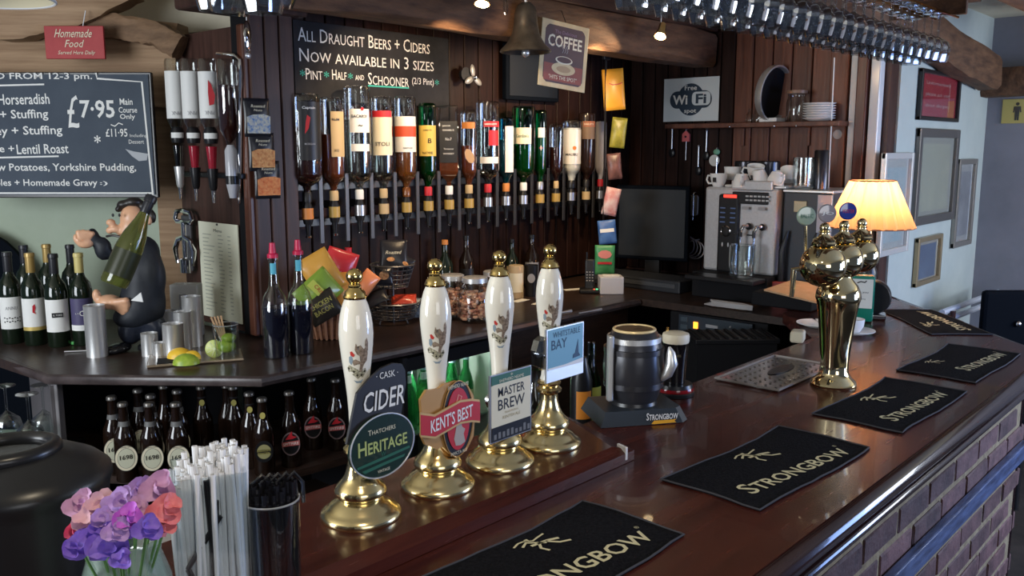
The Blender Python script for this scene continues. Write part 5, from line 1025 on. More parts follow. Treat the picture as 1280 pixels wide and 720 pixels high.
G().box((.035,-.035,.024),(.010,.010,.003)).o('green_light',pm('green_led',(.1,.8,.3),.4,emit=(.1,.8,.3),estr=1.5),t,False); G().box((.022,-.038,.024),(.008,.008,.003)).o('red_light',pm('red_led',(.8,.1,.05),.4,emit=(.9,.1,.05),estr=1.5),t,False)
b=on(763,366); t=T('napkin_box','white box of paper napkins on back counter beside the phone','box',b,facing(b)+.15); G().box((0,0,.042),(.115,.10,.084),.004).o('box',pm('grey_white_card',(.55,.53,.55),.6),t,False); G().box((0,0,.086),(.08,.05,.006),.002).o('napkin',M_PAPER,t,False)
for px,py,lab in [(700,392,'steel bottle opener lying on the back counter edge'),(738,390,'steel knife lying on the back counter beside the opener')]:
    b=on(px,py); t=T('bar_tool',lab,'bar tool',b,-.1,'steel tools lying on the back counter'); G().tube([(-.07,0,.004),(0,0,.004),(.07,0,.004)],[.003,.003,.006],6).o('rod',M_STEEL,t)
# hanging strip of crisp packets at the right end of the optics
YH=2.62
def hang(px,py,w,h,mat,label,parts=(),zr=0,cat='crisp packet'):
    p=aY(px,py,YH); o=packet('hanging_packet',label,cat,p,facing(p),w,h,mat,list(parts),'crisp packets hanging on a strip',.014); o.rotation_euler=(0,zr,facing(p))
hang(767,112,.105,.20,noisy('amber_packet',(.62,.27,.02),(.75,.36,.04),.35,5,(1,1,1),.1),'amber crisp packet at the top of the hanging strip',[lambda t,w,h,bb:strokes([[(-.02,.03),(0,.022),(.03,.024),(.045,.03)]],.004,M_RED1,t,-bb-.002)],zr=-.08)
hang(773,166,.075,.15,noisy('olive_packet',(.14,.13,.02),(.40,.36,.05),.35,20,(1,1,1),.2),'olive and yellow crisp packet second on the hanging strip',zr=.1)
hang(768,208,.07,.13,noisy('maroon_packet',(.06,.03,.03),(.22,.10,.09),.35,20,(1,1,1),.2),'maroon crisp packet in the shaded middle of the strip',zr=-.1)
hang(764,252,.075,.14,noisy('red_white_packet',(.50,.05,.05),(.65,.58,.58),.35,14,(1,1,1),.2),'red and white crisp packet hanging beside the last optic',zr=.2)
hang(759,290,.09,.12,noisy('blue_packet',(.02,.08,.30),(.10,.22,.50),.35,12,(1,1,1),.2),'blue crisp packet low on the hanging strip',[lambda t,w,h,bb:poly(rect(-.035,.0,.035,.018),wht,t,-bb-.002,'label_band')],zr=-.1)
hang(756,325,.10,.15,noisy('green_red_packet',(.02,.22,.08),(.10,.34,.14),.35,12,(1,1,1),.2),'green crisp packet with pink flower shapes, lowest on the strip',[lambda t,w,h,bb:poly(ell(0,.03,.035,.022,9),pm('pink_print',(.65,.22,.2),.5),t,-bb-.002,'print'),lambda t,w,h,bb:poly(rect(-.035,-.02,.035,-.008),M_RED1,t,-bb-.002,'label_band')],zr=.0)
p=aY(764,70,YH); t=T('packet_strip','thin dark strip from which the crisp packets hang','strip',(p.x,YH+.03,0),0); G().box((0,0,(2.22+1.2)/2),(.012,.004,1.02)).o('strip',M_BLACK,t,False); G().box((0,0,2.2),(.05,.02,.05),.004).o('clip',M_BLACK,t,False)
# dark till monitor
a=aX(783,238,4.05); c_=aX(862,325,4.05); t=T('till_monitor','large dark till screen standing at the back corner','monitor',(4.05,(a.y+c_.y)/2+.03,ZK),RX+.25); wd=abs(a.y-c_.y); 
G().box((0,0,.30),(wd,.035,.40),.008).o('screen_case',M_BLUEB,t,False); G().box((0,-.019,.30),(wd-.04,.003,.36)).o('screen',pm('dark_screen',(.003,.006,.011),.6),t,False); G().box((0,.02,.06),(.08,.03,.12)).o('neck',M_BLACK,t,False); G().box((0,0,.008),(.24,.18,.016),.004).o('foot',M_BLACK,t,False)
# ================================================================ COFFEE CORNER
silver=noisy('silver_plastic',(.46,.46,.48),(.54,.54,.56),.35,120,(1,1,1),.02,metal=.3)
XC=3.75; TL=aX(879,236,XC); TR=aX(969,244,XC); BL=aX(875,337,XC); BR=aX(964,346,XC)
yc=(TL.y+TR.y)/2; W=TL.y-TR.y; z0=BL.z; z1=TL.z+.01; H=z1-z0
cm=T('coffee_machine','silver and black bean-to-cup coffee machine with red display','coffee machine',(XC,yc,ZK),RX)
hz=z0-ZK
def cb(c,d,m,n,bev=.004,par=None): return G().box(c,d,bev).o(n,m,par or cm,False)
cb((0,.17,hz/2),(W+.02,.46,hz),M_BLACKM,'base'); cb((.01,-.09,hz-.012),(W-.02,.18,.02),M_BLACK,'drip_tray'); 
cb((0,.20,hz+H/2),(W,.36,H),silver,'body',.012)
cb((-W/2+.135,.012,hz+H*.46),(.105,.03,H*.93),M_BLACK,'control_column',.012); ccx=-W/2+.135
cb((.055,.014,hz+H*.885),(W-.19,.02,.055),M_BLACK,'grille_panel')
for r_ in range(2):
    for i in range(6): cb((.045+i*.020,.002,hz+H*.885-.009+r_*.018),(.015,.004,.008),silver,'grille_slot',.001)
cb((ccx+.01,-.004,hz+H*.90),(.066,.004,.014),pm('red_display',(.5,.02,.02),.3,emit=(1,.05,.03),estr=1.4),'display',.001)
blue=pm('dim_blue_print',(.10,.16,.35),.4)
for i in range(4):
    for k in (-1,1): cb((ccx+k*.026,-.004,hz+H*(.76-.055*i)),(.026,.003,.006),blue,'button',.001)
M=Matrix.Translation((ccx-.006,-.004,hz+H*.49))@Matrix.Rotation(PI/2,4,'X'); G().lathe([(.022,0),(.026,.003),(.022,.006)],seg=28,M=M).o('dial_ring',M_CHROME,cm); G().lathe([(0,0),(.018,0),(.018,.006),(0,.007)],seg=24,M=M).o('dial',M_BLACK,cm)
for k in (-1,1): G().sph((ccx-.006+k*.015,-.006,hz+H*.33),.006,(.7,.5,1.8)).o('indicator',silver,cm)
for u,l in ((.048,.09),(.115,.20)):
    G().sph((u+.01,-.0,hz+H*.56),.016,(1,.5,1)).o('spout_boss',M_BLACK,cm); G().tube([(u+.012,-.01,hz+H*.57),(u,-.03,hz+H*.565),(u-.010,-.035,hz+H*.50)],[.008,.009,.008],10).o('spout_elbow',M_CHROME,cm)
    G().cyl((u-.010,-.035,hz+H*.50),(u-.012,-.035,hz+H*.50-l),.0045,.0042).o('wand',M_CHROME,cm); G().cyl((u-.010,-.035,hz+H*.52),(u-.010,-.035,hz+H*.44),.008).o('wand_collar',M_BLACK,cm); G().box((u-.028,-.036,hz+H*.47),(.03,.006,.006)).o('lever',M_BLACK,cm,False)
for u in (.04,.12): cb((u,-.0,hz+H*.77),(.035,.003,.014),pm('grey_badge',(.30,.30,.32),.4),'badge',.001)
for i in range(4): cb((-.02,.016+.003,hz+H*(.80-.035*i)),(.04,.005,.004),silver,'vent_rib',.001)
# milk cooler unit beside it
dk=pm('dark_blue_grey_case',(.035,.042,.055),.35)
t=T('milk_unit','dark grey-blue side unit with small metal plate right of coffee machine','appliance',(XC+.06,yc-W/2-.125,ZK),RX); 
G().box((0,.17,.255),(.225,.34,.50),.008).o('case',dk,t,False); G().box((-.03,-.004,.44),(.06,.006,.05),.002).o('plate',pm('brass_grey_plate',(.42,.36,.24),.3,.6),t,False); G().box((.08,.0-.003,.40),(.065,.006,.19),.003).o('window',pm('pale_window',(.45,.48,.58),.15),t,False)
for u in (-.075,.06): G().tube([(u,-.02,.33),(u-.018,-.035,.24),(u-.018,-.035,.10),(u,-.02,.04)],[.006,.014,.014,.006],8).o('side_handle',M_BLACK,t)
G().box((0,.17,.508),(.23,.35,.012),.003).o('lid',M_STEEL,t,False)
t=T('red_box','small dark red box at the foot of the side unit','box',(3.765,1.75,ZK),RX); G().box((0,0,.05),(.09,.05,.10),.004).o('box',pm('dark_red_card',(.28,.04,.04),.5),t,False)
# glass tumbler on the machine tray
def tumbler(loc,r,h,label,par='glasses by the coffee machine',dim=True):
    t=T('glass_tankard',label,'glass',loc,0,par); g=G(); g.lathe([(0,0),(r*.85,0),(r*.95,.01),(r*1.02,h*.5),(r,h),(r*.93,h),(r*.92,.015),(0,.012)],seg=24,flute=-.06 if dim else None); g.o('bowl',M_GL,t); G().tube([(r*math.cos(a),r*math.sin(a),h) for a in [2*PI*i/32 for i in range(32)]],.0018,6,True).o('rim',M_GLR,t); return t
p=aX(927,347,XC-.09); t_=tumbler((XC-.09,p.y,ZK+hz),.058,.145,'dimpled glass tankard standing on the coffee machine tray')
# cups on top of the machine
ztop=z1
def cup(px,py,dx,label,tilt=0,rz=0,inv=False,z=None,sq=True):
    p=aX(px,py,XC+dx); t=T('coffee_cup',label,'cup',(p.x,p.y,z if z else ztop),rz,'white cups on the coffee machine',tilt); g=G()
    pr=[(0,0),(.024,0),(.026,.004),(.036,.03),(.041,.062),(.038,.062),(.033,.03),(.022,.008),(0,.008)]
    if inv: pr=[(r,.064-z_) for r,z_ in pr]
    g.lathe(pr,seg=28); g.o('cup',M_WHITE,t); s=-1 if inv else 1; zc=.032
    G().tube([(-.036,0,zc+.018),(-.056,0,zc+.02),(-.062,0,zc),(-.052,0,zc-.018),(-.032,0,zc-.016)],.005,8).o('cup_handle',M_WHITE,t)
    if sq: poly(rect(-.009,.022,.009,.044),M_BLACK,t,-.0395,'square_print')
    return t
cup(898,230,.05,'white cup with handle at the left front on the coffee machine',0,RX); cup(915,232,.16,'white cup behind the front left one',0,RX-.5,sq=False,z=ztop+.03)
cup(950,232,.06,'white cup with black square, middle of the machine top',.15,RX-.6,True,z=ztop+.02); cup(944,215,.17,'white cup tipped at the back of the machine top',.3,RX+.6,sq=False,z=ztop+.04)
cup(968,234,.06,'white cup with black square nearest the tankard',.2,RX+2.6,True,z=ztop+.01); cup(985,226,.15,'white cup lying tipped beside the tall tankard',-.5,RX+.3,sq=False,z=ztop+.03); cup(926,244,.03,'low white cup sunk behind the front rim',0,RX+2,True,sq=False)
cb((.06,.02,hz+H+.012),(.20,.03,.045),silver,'top_rim',.006); cb((.06,.20,hz+H+.006),(.30,.33,.012),M_STEEL,'cup_tray')
p=aX(1003,238,XC+.13); tumbler((p.x,p.y,ZK+.5145),.046,.14,'tall dimpled tankard on the side unit catching warm light')
p=aX(1026,238,XC+.16); t=T('dark_canister','tall dark metal canister at the right of the side unit','canister',(p.x,p.y+.004,ZK+.5145),0,); G().lathe([(0,0),(.032,0),(.032,.17),(.028,.175),(0,.175)],seg=24).o('body',pm('gunmetal',(.06,.06,.07),.25,.8),t)
for k,(px,lab) in enumerate([(940,'dark round canister behind the cups, left one'),(975,'dark round canister behind the cups, right one')]):
    p=aX(px,230,4.14); t=T('dark_canister',lab,'canister',(4.05,p.y-.01+.03*k,ztop+.014),0,'dark canisters behind the cups'); G().lathe([(0,0),(.055,0),(.055,.10),(.05,.105),(0,.105)],seg=28).o('body',MATS['gunmetal'],t)
# glasswasher with its cable
XG=3.45; a=aX(851,384,XG); b_=aX(943,401,XG); wy=(a.y+b_.y)/2; W2=a.y-b_.y
t=T('glasswasher','black front-loading glasswasher with orange light under the far counter','glasswasher',(XG-.003,wy,0),RX)
ZW=1.012
G().box((0,.26,ZW/2),(W2+.12,.50,ZW),.006).o('case',M_BLACKM,t,False); G().box((0,-.006,ZW-.045),(W2,.016,.080),.003).o('control_panel',pm('blue_grey_panel',(.025,.035,.05),.35),t,False)
G().box((.0,-.008,.60),(W2+.10,.02,.62),.004).o('door',pm('dull_green_black_steel',(.05,.052,.045),.35,.5),t,False)
for k in range(3): G().box((.03,-.008,.930-.009*k),(W2-.06,.008,.004)).o('trim_line',M_STEEL if k==2 else M_BLACK,t,False)
G().box((-W2*.5+.09,-.016,ZW-.045),(.022,.006,.030),.002).o('power_switch',pm('orange_lit_switch',(1,.3,.02),.3,emit=(1,.22,.02),estr=3),t,False)
for k in range(2): G().box((-W2/2+.03,-.015,ZW-.025-.035*k),(.035,.004,.022),.002).o('switch',pm('slate_switch',(.05,.07,.09),.4),t,False)
G().box((-W2*.5+.17,-.015,ZW-.04),(.06,.004,.014),.001).o('legend',gr,t,False)
for k in range(2): G().sph((-W2*.5+.26,-.016,ZW-.03-.03*k),.005).o('pilot',gr,t)
h0=aX(871,431,XG-.03); h1=aX(936,441,XG-.03); G().tube([(-(h0.y-wy),-.035,h0.z),(-(h1.y-wy),-.035,h1.z)],.012,12).o('door_handle',pm('white_tube',(.55,.55,.50),.3),t)
for q in (h0,h1): G().box((-(q.y-wy),-.02,q.z),(.02,.04,.025),.003).o('handle_mount',M_BLACK,t,False)
p0=aX(900,388,XG-.02); t=T('coiled_cable','bundle of pale grey cable lying above the glasswasher','cable',(3.49,p0.y,ZK+.004),RX); 
for k in range(5): G().tube([( -.11+.012*k,0,.003+.004*k),(-.09,.03-.004*k,.006+.004*k),(.0,.02+.004*k,.006+.003*k),(.10-.008*k,.025,.004+.004*k),(.12,0,.004+.004*k),(.08,-.02,.006+.004*k),(-.07,-.018+.003*k,.005+.004*k)],.0035,6,True).o('loop',pm('grey_cable',(.38,.37,.38),.5),t)
t=T('rubber_bar_mat','black ribbed rubber mat sloping by the glasswasher','mat',(3.33,1.60,1.045),-.8); 
t.location=(3.22,1.70,.99)
G().box((0,0,0),(.34,.20,.02),.004).o('mat',M_BLACK,t,False)
for k in range(9): G().box((-.15+k*.037,0,.013),(.012,.18,.006),.001,seg=1).o('rib',M_BLACKM,t,False)
G().box((0,0,-.5),(.32,.18,.98)).o('cabinet',M_BLACKM,t,False)
p=aZ(988,425,1.10); t=T('folded_till_roll','small crumpled cream paper at the inner edge of the bar','paper',(p.x-.01,p.y-.03,ZT),.3); G().box((0,0,.02),(.06,.045,.04),.008).o('paper',pm('crumpled_paper',(.55,.50,.38),.7),t,False)
# low dark shelf box across the back corner
t=T('low_black_box','long low black equipment box on the counter below the till screen','box',(3.78,2.50,ZK),RX); G().box((0,0,.03),(.55,.20,.06),.006).o('case',pm('charcoal_case',(.025,.028,.035),.4),t,False); G().box((0,-.102,.035),(.5,.003,.02)).o('strip',pm('grey_strip',(.06,.065,.075),.4),t,False)
# shelf with crockery
a=aX(838,156,XW-.12); b_=aX(1048,154,XW-.14); sy0=a.y; sy1=aX(1052,155,XW-.14).y; zs=aX(1000,152,XW-.14).z
t=T('wall_shelf','long dark red wooden shelf above the coffee machine','shelf',(XW-.015,(sy0+sy1)/2,zs),RX); wsf=sy0-sy1
G().box((0,-.08,-.012),(wsf,.16,.024),.003).o('board',M_RED,t,False)
for px in (930,985,1012): 
    p=aX(px,165,XW-.02); u=-(p.y-(sy0+sy1)/2); G().ext([(-.0,-.0),(-.11,0),(-.02,-.10),(0,-.12)],'x',u-.008,u+.008)
    G().box((u,-.012,-.07),(.014,.012,.09),.002).o('bracket',M_RED,t,False); G().sph((u,-.162,-.02),.006).o('screw',M_CHROME,t)
for k in range(7): 
    p=aX(1024,151,XW-.11); tt=T('side_plate','white side plate, number %s from the bottom of the stack on the shelf'%('one','two','three','four','five','six','seven')[k],'plate',(XW-.115,p.y,zs+.0005+.0115*k),0,'white plates stacked on the shelf'); inst('dish',PL,tt)
    tt['label']=('bottom','second from bottom','third from bottom','middle','third from top','second from top','top')[k]+' white plate of the stack on the wall shelf'
p=aX(995,151,XW-.1); t=T('clip_jar','glass storage jar on the shelf beside the plates','jar',(XW-.10,p.y,zs),0); G().lathe([(0,0),(.045,0),(.048,.01),(.05,.09),(.042,.12),(.042,.135)],seg=28).o('glass',M_GL,t); G().lathe([(0,.135),(.048,.135),(.050,.150),(0,.155)],seg=28).o('lid',pm('amber_lid',(.25,.15,.10),.4),t)
t=T('round_tray','steel round tray standing on edge on the shelf','tray',(XW-.09,aX(965,151,XW-.09).y,zs+.002),RX-.12); 
M=Matrix.Translation((0,0,.14))@Matrix.Rotation(.12,4,'Y')@Matrix.Rotation(PI/2,4,'Y'); G().lathe([(0,-.02),(.128,-.02),(.138,-.005),(.138,.02),(.130,.02),(.125,-.012),(0,-.012)],seg=40,M=M).o('rim',M_STEEL,t); G().lathe([(0,-.010),(.124,-.010),(.124,.0),(0,0)],seg=40,M=M).o('face',M_BLACKM,t)
G().box((0,0,.01),(.10,.08,.02),.003).o('stand',M_WHITE,t,False)
for px,hh,lab in [(947,.10,'small clear glass bottle left of the round tray'),(937,.07,'tiny clear glass ornament at the left end of the shelf items')]:
    p=aX(px,151,XW-.08); t=T('glass_bottle',lab,'bottle',(XW-.08,p.y,zs),0,'small clear glass on the shelf'); G().lathe([(0,0),(.018,0),(.02,.01),(.018,hh*.6),(.008,hh*.75),(.010,hh),(0,hh)],seg=16).o('glass',M_GL,t)
a=aX(1043,72,XW-.15); b_=aX(1035,248,XW-.15); tag(G().cyl(a,b_,.0028,seg=6).o('white_cord',M_WHITE,None),'white cord hanging from the glass rack past the shelf end','cord')
p=aX(1047,168,XW-.05); t=T('round_badge','small grey round token hanging under the shelf end','token',(XW-.05,p.y,p.z),RX); G().lathe([(0,-.003),(.022,-.003),(.022,.003),(0,.003)],seg=24,M=Matrix.Rotation(PI/2,4,'X')).o('disc',gr,t)
# things on hooks below the wifi sign
def hook(px,py,label,cat,build,nm):
    p=aX(px,py,XW-.03); t=T(nm,label,cat,(XW-.03,p.y,p.z),RX); build(t); return t
def hk(t,z): G().tube([(0,.012,z),(0,-.006,z),(0,-.008,z-.008)],.002,6).o('hook',M_STEEL,t)
def f1(t): G().ext([(-.022,-.03),(.022,-.03),(.022,.01),(0,.03),(-.022,.01)],'y',-.008,.004).o('house',pm('pink_red_paint',(.60,.12,.12),.5),t,False); G().sph((0,-.009,-.004),.006).o('hole',M_BLACK,t); hk(t,.035); G().cyl((0,0,-.03),(0,0,-.13),.002).o('stem',M_STEEL,t)
hook(858,170,'pink-red birdhouse-shaped spatula hanging under the wifi sign','utensil',f1,'birdhouse_utensil')
def f2(t): G().cyl((0,0,.06),(0,0,-.05),.004).o('handle',M_STEEL,t); G().sph((0,0,-.07),.018,(1,.35,1.4)).o('bowl',M_BLACK,t); hk(t,.065)
hook(840,175,'dark spoon hanging furthest left on the hooks','utensil',f2,'hanging_spoon'); hook(873,197,'slim silver spoon hanging below the wifi sign','utensil',f2,'hanging_spoon'); hook(883,178,'dark spoon hanging between birdhouse and green flower','utensil',f2,'hanging_spoon')
def f3(t):
    G().sph((0,-.004,.03),.020,(1,.4,.8),10,6).o('flower',pm('mint_green',(.18,.42,.28),.6),t); G().lathe([(0,-.002),(.030,-.002),(.030,.002),(0,.002)],seg=24,M=Matrix.Translation((-.012,-.004,-.015))@Matrix.Rotation(PI/2,4,'X')).o('tag',pm('white_tag',(.6,.6,.58),.5),t); G().cyl((.006,-.008,0),(.004,-.008,-.10),.003).o('stem',M_CHROME,t); hk(t,.05)
hook(896,197,'green flower with a round white tag hanging by the cups','ornament',f3,'flower_tag')
def f4(t): G().box((0,-.006,-.02),(.05,.008,.11),.012).o('scoop',pm('pale_scoop',(.40,.38,.34),.5),t,False); G().cyl((0,-.012,.04),(0,-.012,-.10),.003).o('stem',M_CHROME,t); hk(t,.05)
hook(868,252,'pale plastic scoop hanging left of the coffee machine','utensil',f4,'hanging_scoop')
t=T('cable_loops','loops of grey cable hanging left of the coffee machine','cable',(4.24,aX(868,312,4.24).y,aX(868,312,4.24).z),RX); G().cyl((0,-.03,.05),(0,.05,.052),.004).o('hook',M_STEEL,t)
for k in range(4): G().tube([(.06*math.cos(q)*(1-.1*k)-.01*k,0-.008*k,.05*math.sin(q)+.008*k) for q in [2*PI*i/16 for i in range(16)]],.0035,6,True).o('loop',MATS['grey_cable'],t)
# wifi sign
a=aX(831,98,XW-.02); b_=aX(898,152,XW-.02); t=T('wifi_sign','white sign reading Free WiFi spot on the dark boards','sign',(XW-.024,(a.y+b_.y)/2,(a.z+b_.z)/2),RX); w_=a.y-b_.y; h_=a.z-b_.z-.01
G().box((0,.002,0),(w_,.004,h_)).o('sheet',pm('cool_white_paper',(.62,.68,.72),.6),t,False); ink2=pm('wifi_ink',(.02,.04,.07),.5)
poly(ell(0,0,h_*.36,h_*.37,32),ink2,t,-.001,'dark_disc')
def rr_(cx,cz,hw,hh,r,n=6):
    o=[]
    for sx,sz,a0 in ((1,1,0),(-1,1,90),(-1,-1,180),(1,-1,270)):
        for i in range(n+1): q=math.radians(a0+90*i/n); o.append((cx+sx*(hw-r)+r*math.cos(q),cz+sz*(hh-r)+r*math.sin(q)))
    return o
poly(rr_(0,0,w_*.38,h_*.20,h_*.19),ink2,t,-.0014,'dark_lozenge'); poly(rr_(w_*.19,.004,w_*.165,h_*.155,h_*.10),MATS['cool_white_paper'],t,-.0018,'white_lozenge')
txt('Wi',w_*.27,h_*.22,wht,t,-w_*.19,0,-.0022,off=.03); txt('Fi',w_*.19,h_*.22,ink2,t,w_*.19,.003,-.0026,off=.03); txt('Free',w_*.22,h_*.11,wht,t,0,h_*.27,-.0022,off=.01); txt('spot',w_*.22,h_*.11,wht,t,0,-h_*.28,-.0022,off=.01)
# ================================================================ HANGING THINGS UNDER THE BULKHEAD
YBK=2.36
p=aY(657,66,YBK); sb=1.2; t=T('brass_bell','old dark ship\'s bell hanging below the bulkhead beam','bell',p,0)
G().lathe([(.098,0),(.102,.004),(.098,.012),(.075,.035),(.055,.07),(.047,.11),(.044,.15),(.036,.175),(.018,.19),(0,.192),(0,.186),(.016,.184),(.040,.15),(.043,.11),(.051,.07),(.070,.035),(.092,.010),(.098,0)],seg=48).o('bell',noisy('dull_bell_metal',(.10,.09,.08),(.24,.21,.18),.3,12,(1,1,1),.1,metal=.85),t)
G().tube([(0,0,.19),(0,0,.22),(.012,0,.23),(0,0,.245),(-.012,0,.23),(0,0,.22)],.006,8).o('loop',M_STEEL,t); G().sph((0,0,.0),.016).o('clapper',M_STEEL,t); G().tube([(0,0,.24),(0,0,.30)],.010,8).o('hanger',M_BLACK,t)
a=aY(683,25,YBK-.01); b_=aY(734,33,YBK-.01); c_=aY(675,109,YBK-.01); w_=(b_-a).length*.98; h_=(a-c_).length
t=T('coffee_sign','vintage tin sign reading COFFEE with a cup, hung tilted','sign',((b_+c_)/2),.0,ry=.085); t.rotation_euler=(0,.09,-.15)
rust=noisy('cream_tin_border',(.55,.42,.22),(.70,.58,.34),.5,14,(1,1,1),.2); G().box((0,.002,0),(w_,.004,h_),.002).o('plate',rust,t,False)
def notch(hw,hh,k): return [(-hw+k,-hh),(hw-k,-hh),(hw-k*.4,-hh+k*.4),(hw,-hh+k),(hw,hh-k),(hw-k*.4,hh-k*.4),(hw-k,hh),(-hw+k,hh),(-hw+k*.4,hh-k*.4),(-hw,hh-k),(-hw,-hh+k),(-hw+k*.4,-hh+k*.4)]
poly(notch(w_*.42,h_*.43,.02),pm('dark_plum_print',(.07,.03,.035),.5),t,-.0006,'dark_field'); poly([(-w_*.40,-h_*.40),(w_*.40,-h_*.40),(w_*.41,-h_*.14),(-w_*.41,-h_*.14)],pm('brick_red_print',(.25,.05,.035),.5),t,-.0010,'red_field')
txt('The Delicious',w_*.46,.014,pm('mauve_print',(.25,.16,.25),.5),t,0,h_*.34,-.0014); txt('COFFEE',w_*.72,.048,crm,t,0,h_*.20,-.0014,off=.02); txt('"HITS THE SPOT"',w_*.60,.016,crm,t,0,-h_*.34,-.0014)
poly(ell(0,-h_*.20,w_*.25,h_*.095,28),MATS['cream_tin_border'],t,-.0014,'saucer_print'); poly(ell(0,-h_*.205,w_*.15,h_*.05,24),pm('tan_shadow',(.45,.30,.16),.5),t,-.0018,'saucer_ring'); poly(ell(0,-h_*.07,w_*.18,h_*.06,28),crm,t,-.0018,'cup_print'); poly(ell(0,-h_*.065,w_*.15,h_*.045,28),MATS['dark_plum_print'],t,-.0022,'coffee_print')
for k in (-1,0,1): strokes([[(.012*k,.01),(.012*k+.006,.022),(.012*k-.004,.034),(.012*k+.004,.044)]],.003,gr,t,-.0014)
G().tube([(0,.004,h_/2),(.01,.05,h_/2+.06)],.0015,5).o('string',M_BLACK,t)
# spotlights
halo=pm('lit_halogen',(1,.8,.5),.3,emit=(1,.78,.45),estr=14)
for px,py,tx,lab in [(826,42,-.5,'small brass spotlight hanging left of the glass rack'),(603,0,-.25,'small spotlight at the top edge, left of the bell')]:
    p=aY(px,py,2.25 if px>700 else 2.2); t=T('spotlight',lab,'spotlight',p,0,'small halogen spotlights'); q=Vector((tx,-.15,-.8)).normalized().to_track_quat('-Z','Y').to_matrix().to_4x4()
    G().lathe([(.012,.055),(.016,.05),(.018,.015),(.028,-.015),(.026,-.016),(.014,.01),(0,.01)],seg=24,M=q).o('housing',M_BRASSD,t); G().lathe([(0,-.020),(.024,-.016),(.010,.008),(0,.009)],seg=20,M=q).o('lens',halo,t); G().cyl((0,0,.05),(0,0,.20),.0018).o('stem',M_WHITE,t)
    spot('halogen_light',p-q.to_3x3()@Vector((0,0,.03)),(1.9,2.9,1.6) if px>700 else (3.1,2.3,2.05),5 if px>700 else 7,WARM,80,.012)
p=aY(632,8,2.2); tag(G().lathe([(0,-.03),(.008,-.028),(.010,0),(.004,.10),(0,.10)],seg=12).o('glass_drop',M_GLR,None,True,p),'thin glass drop hanging beside the left spotlight','ornament')
# three-bladed silver ornament and black wall panels
p=aY(592,97,2.90); t=T('propeller_ornament','small silver three-bladed fan mounted above the bottles','fan',p,0); t.scale=(.68,.68,.68)
for k,a in enumerate((100,205,330)):
    a=math.radians(a); G().sph((0,0,0),.05,(1,.16,.42),14,8)
    M=Matrix.Rotation(-a,4,'Y')@Matrix.Translation((.045,0,0)); g=G(); g.sph((0,0,0),.045,(.95,.18,.48),14,8); 
    for v in g.b.verts: v.co=M@v.co
    g.o('blade',pm('frosted_blade',(.32,.31,.29),.35,.3),t)
G().sph((0,-.014,0),.016).o('hub',M_CHROME,t); G().lathe([(0,0),(.045,0),(.03,.04),(0,.045)],seg=24,M=Matrix.Translation((-.06,.01,.02))@Matrix.Rotation(-PI/2,4,'X')).o('motor',M_BLACK,t)
a=aY(634,52,2.90); b_=aY(700,128,2.90); t=T('black_wall_screen','black flat screen high on the back wall behind the bell','screen',((a.x+b_.x)/2,2.90,(a.z+b_.z)/2),0); G().box((0,.02,0),(b_.x-a.x,.03,a.z-b_.z),.006).o('case',M_BLUEB,t,False); G().box((0,.003,0),(b_.x-a.x-.04,.004,a.z-b_.z-.04)).o('glass',MATS['dark_screen'],t,False)
# ================================================================ GLASS RACK
RG=wineglass_me(.165,.044,thin_glass('crystal_glass',(.88,.9,.92),1.15,.06),-.07)
ords=['first','second','third','fourth','fifth','sixth','seventh','eighth','ninth','tenth','eleventh','twelfth','thirteenth','fourteenth','fifteenth','sixteenth','seventeenth','eighteenth','nineteenth','twentieth','twenty-first','twenty-second','twenty-third','twenty-fourth','twenty-fifth','twenty-sixth','twenty-seventh']
ZR=2.050; rk=T('glass_rack','long wooden and brass ceiling rack for wine glasses above the bar','rack',(0,0,0))
for y in (1.05,1.13,1.21): G().box((2.62,y,ZR+.178),(2.05,.006,.006)).o('rail',M_BRASS,rk,False)
G().box((2.62,1.13,ZR+.24),(2.10,.30,.02),.004).o('board',M_BEAM,rk,False)
for x in (1.7,2.6,3.55): G().box((x,1.13,ZR+.205),(.02,.27,.06),.003).o('hanger',M_BEAM,rk,False)
for r_,(y,rn) in enumerate(((1.065,'near'),(1.165,'far'))):
    for i in range(24):
        x=1.66+i*.079+(.03 if r_ else 0)
        o=inst('wine_glass',RG,None,(x,y,ZR+.165+.004),0,PI); tag(o,'wine glass hanging in the %s row of the long rack, %s from the camera end'%(rn,ords[i]),'glass','wine glasses hanging in the long rack')
# second cluster top left
for i,(px,py,lab) in enumerate([(272,14,'wine glass hanging at the top left, leftmost of the cluster'),(300,18,'wine glass hanging at the top left, second of the cluster'),(330,17,'wine glass hanging at the top left, third of the cluster'),(358,8,'wine glass hanging at the top left, rightmost of the cluster')]):
    p=aD(px,py,1.75); o=inst('wine_glass',RG,None,(p.x,p.y,p.z+.165),.0,PI+.25*(i%2)); tag(o,lab,'glass','wine glasses hanging at the top left')
p=aD(315,-60,1.75); t=T('small_glass_rack','short brass rail above the top left wine glasses','rack',(p.x,p.y,p.z+.12),FR); G().box((0,0,0),(.5,.01,.01)).o('rail',M_BRASS,t,False)
for x in (-.2,.2): G().cyl((x,0,0),(x,0,2.5-t.location.z),.004).o('rod',M_BRASS,t)
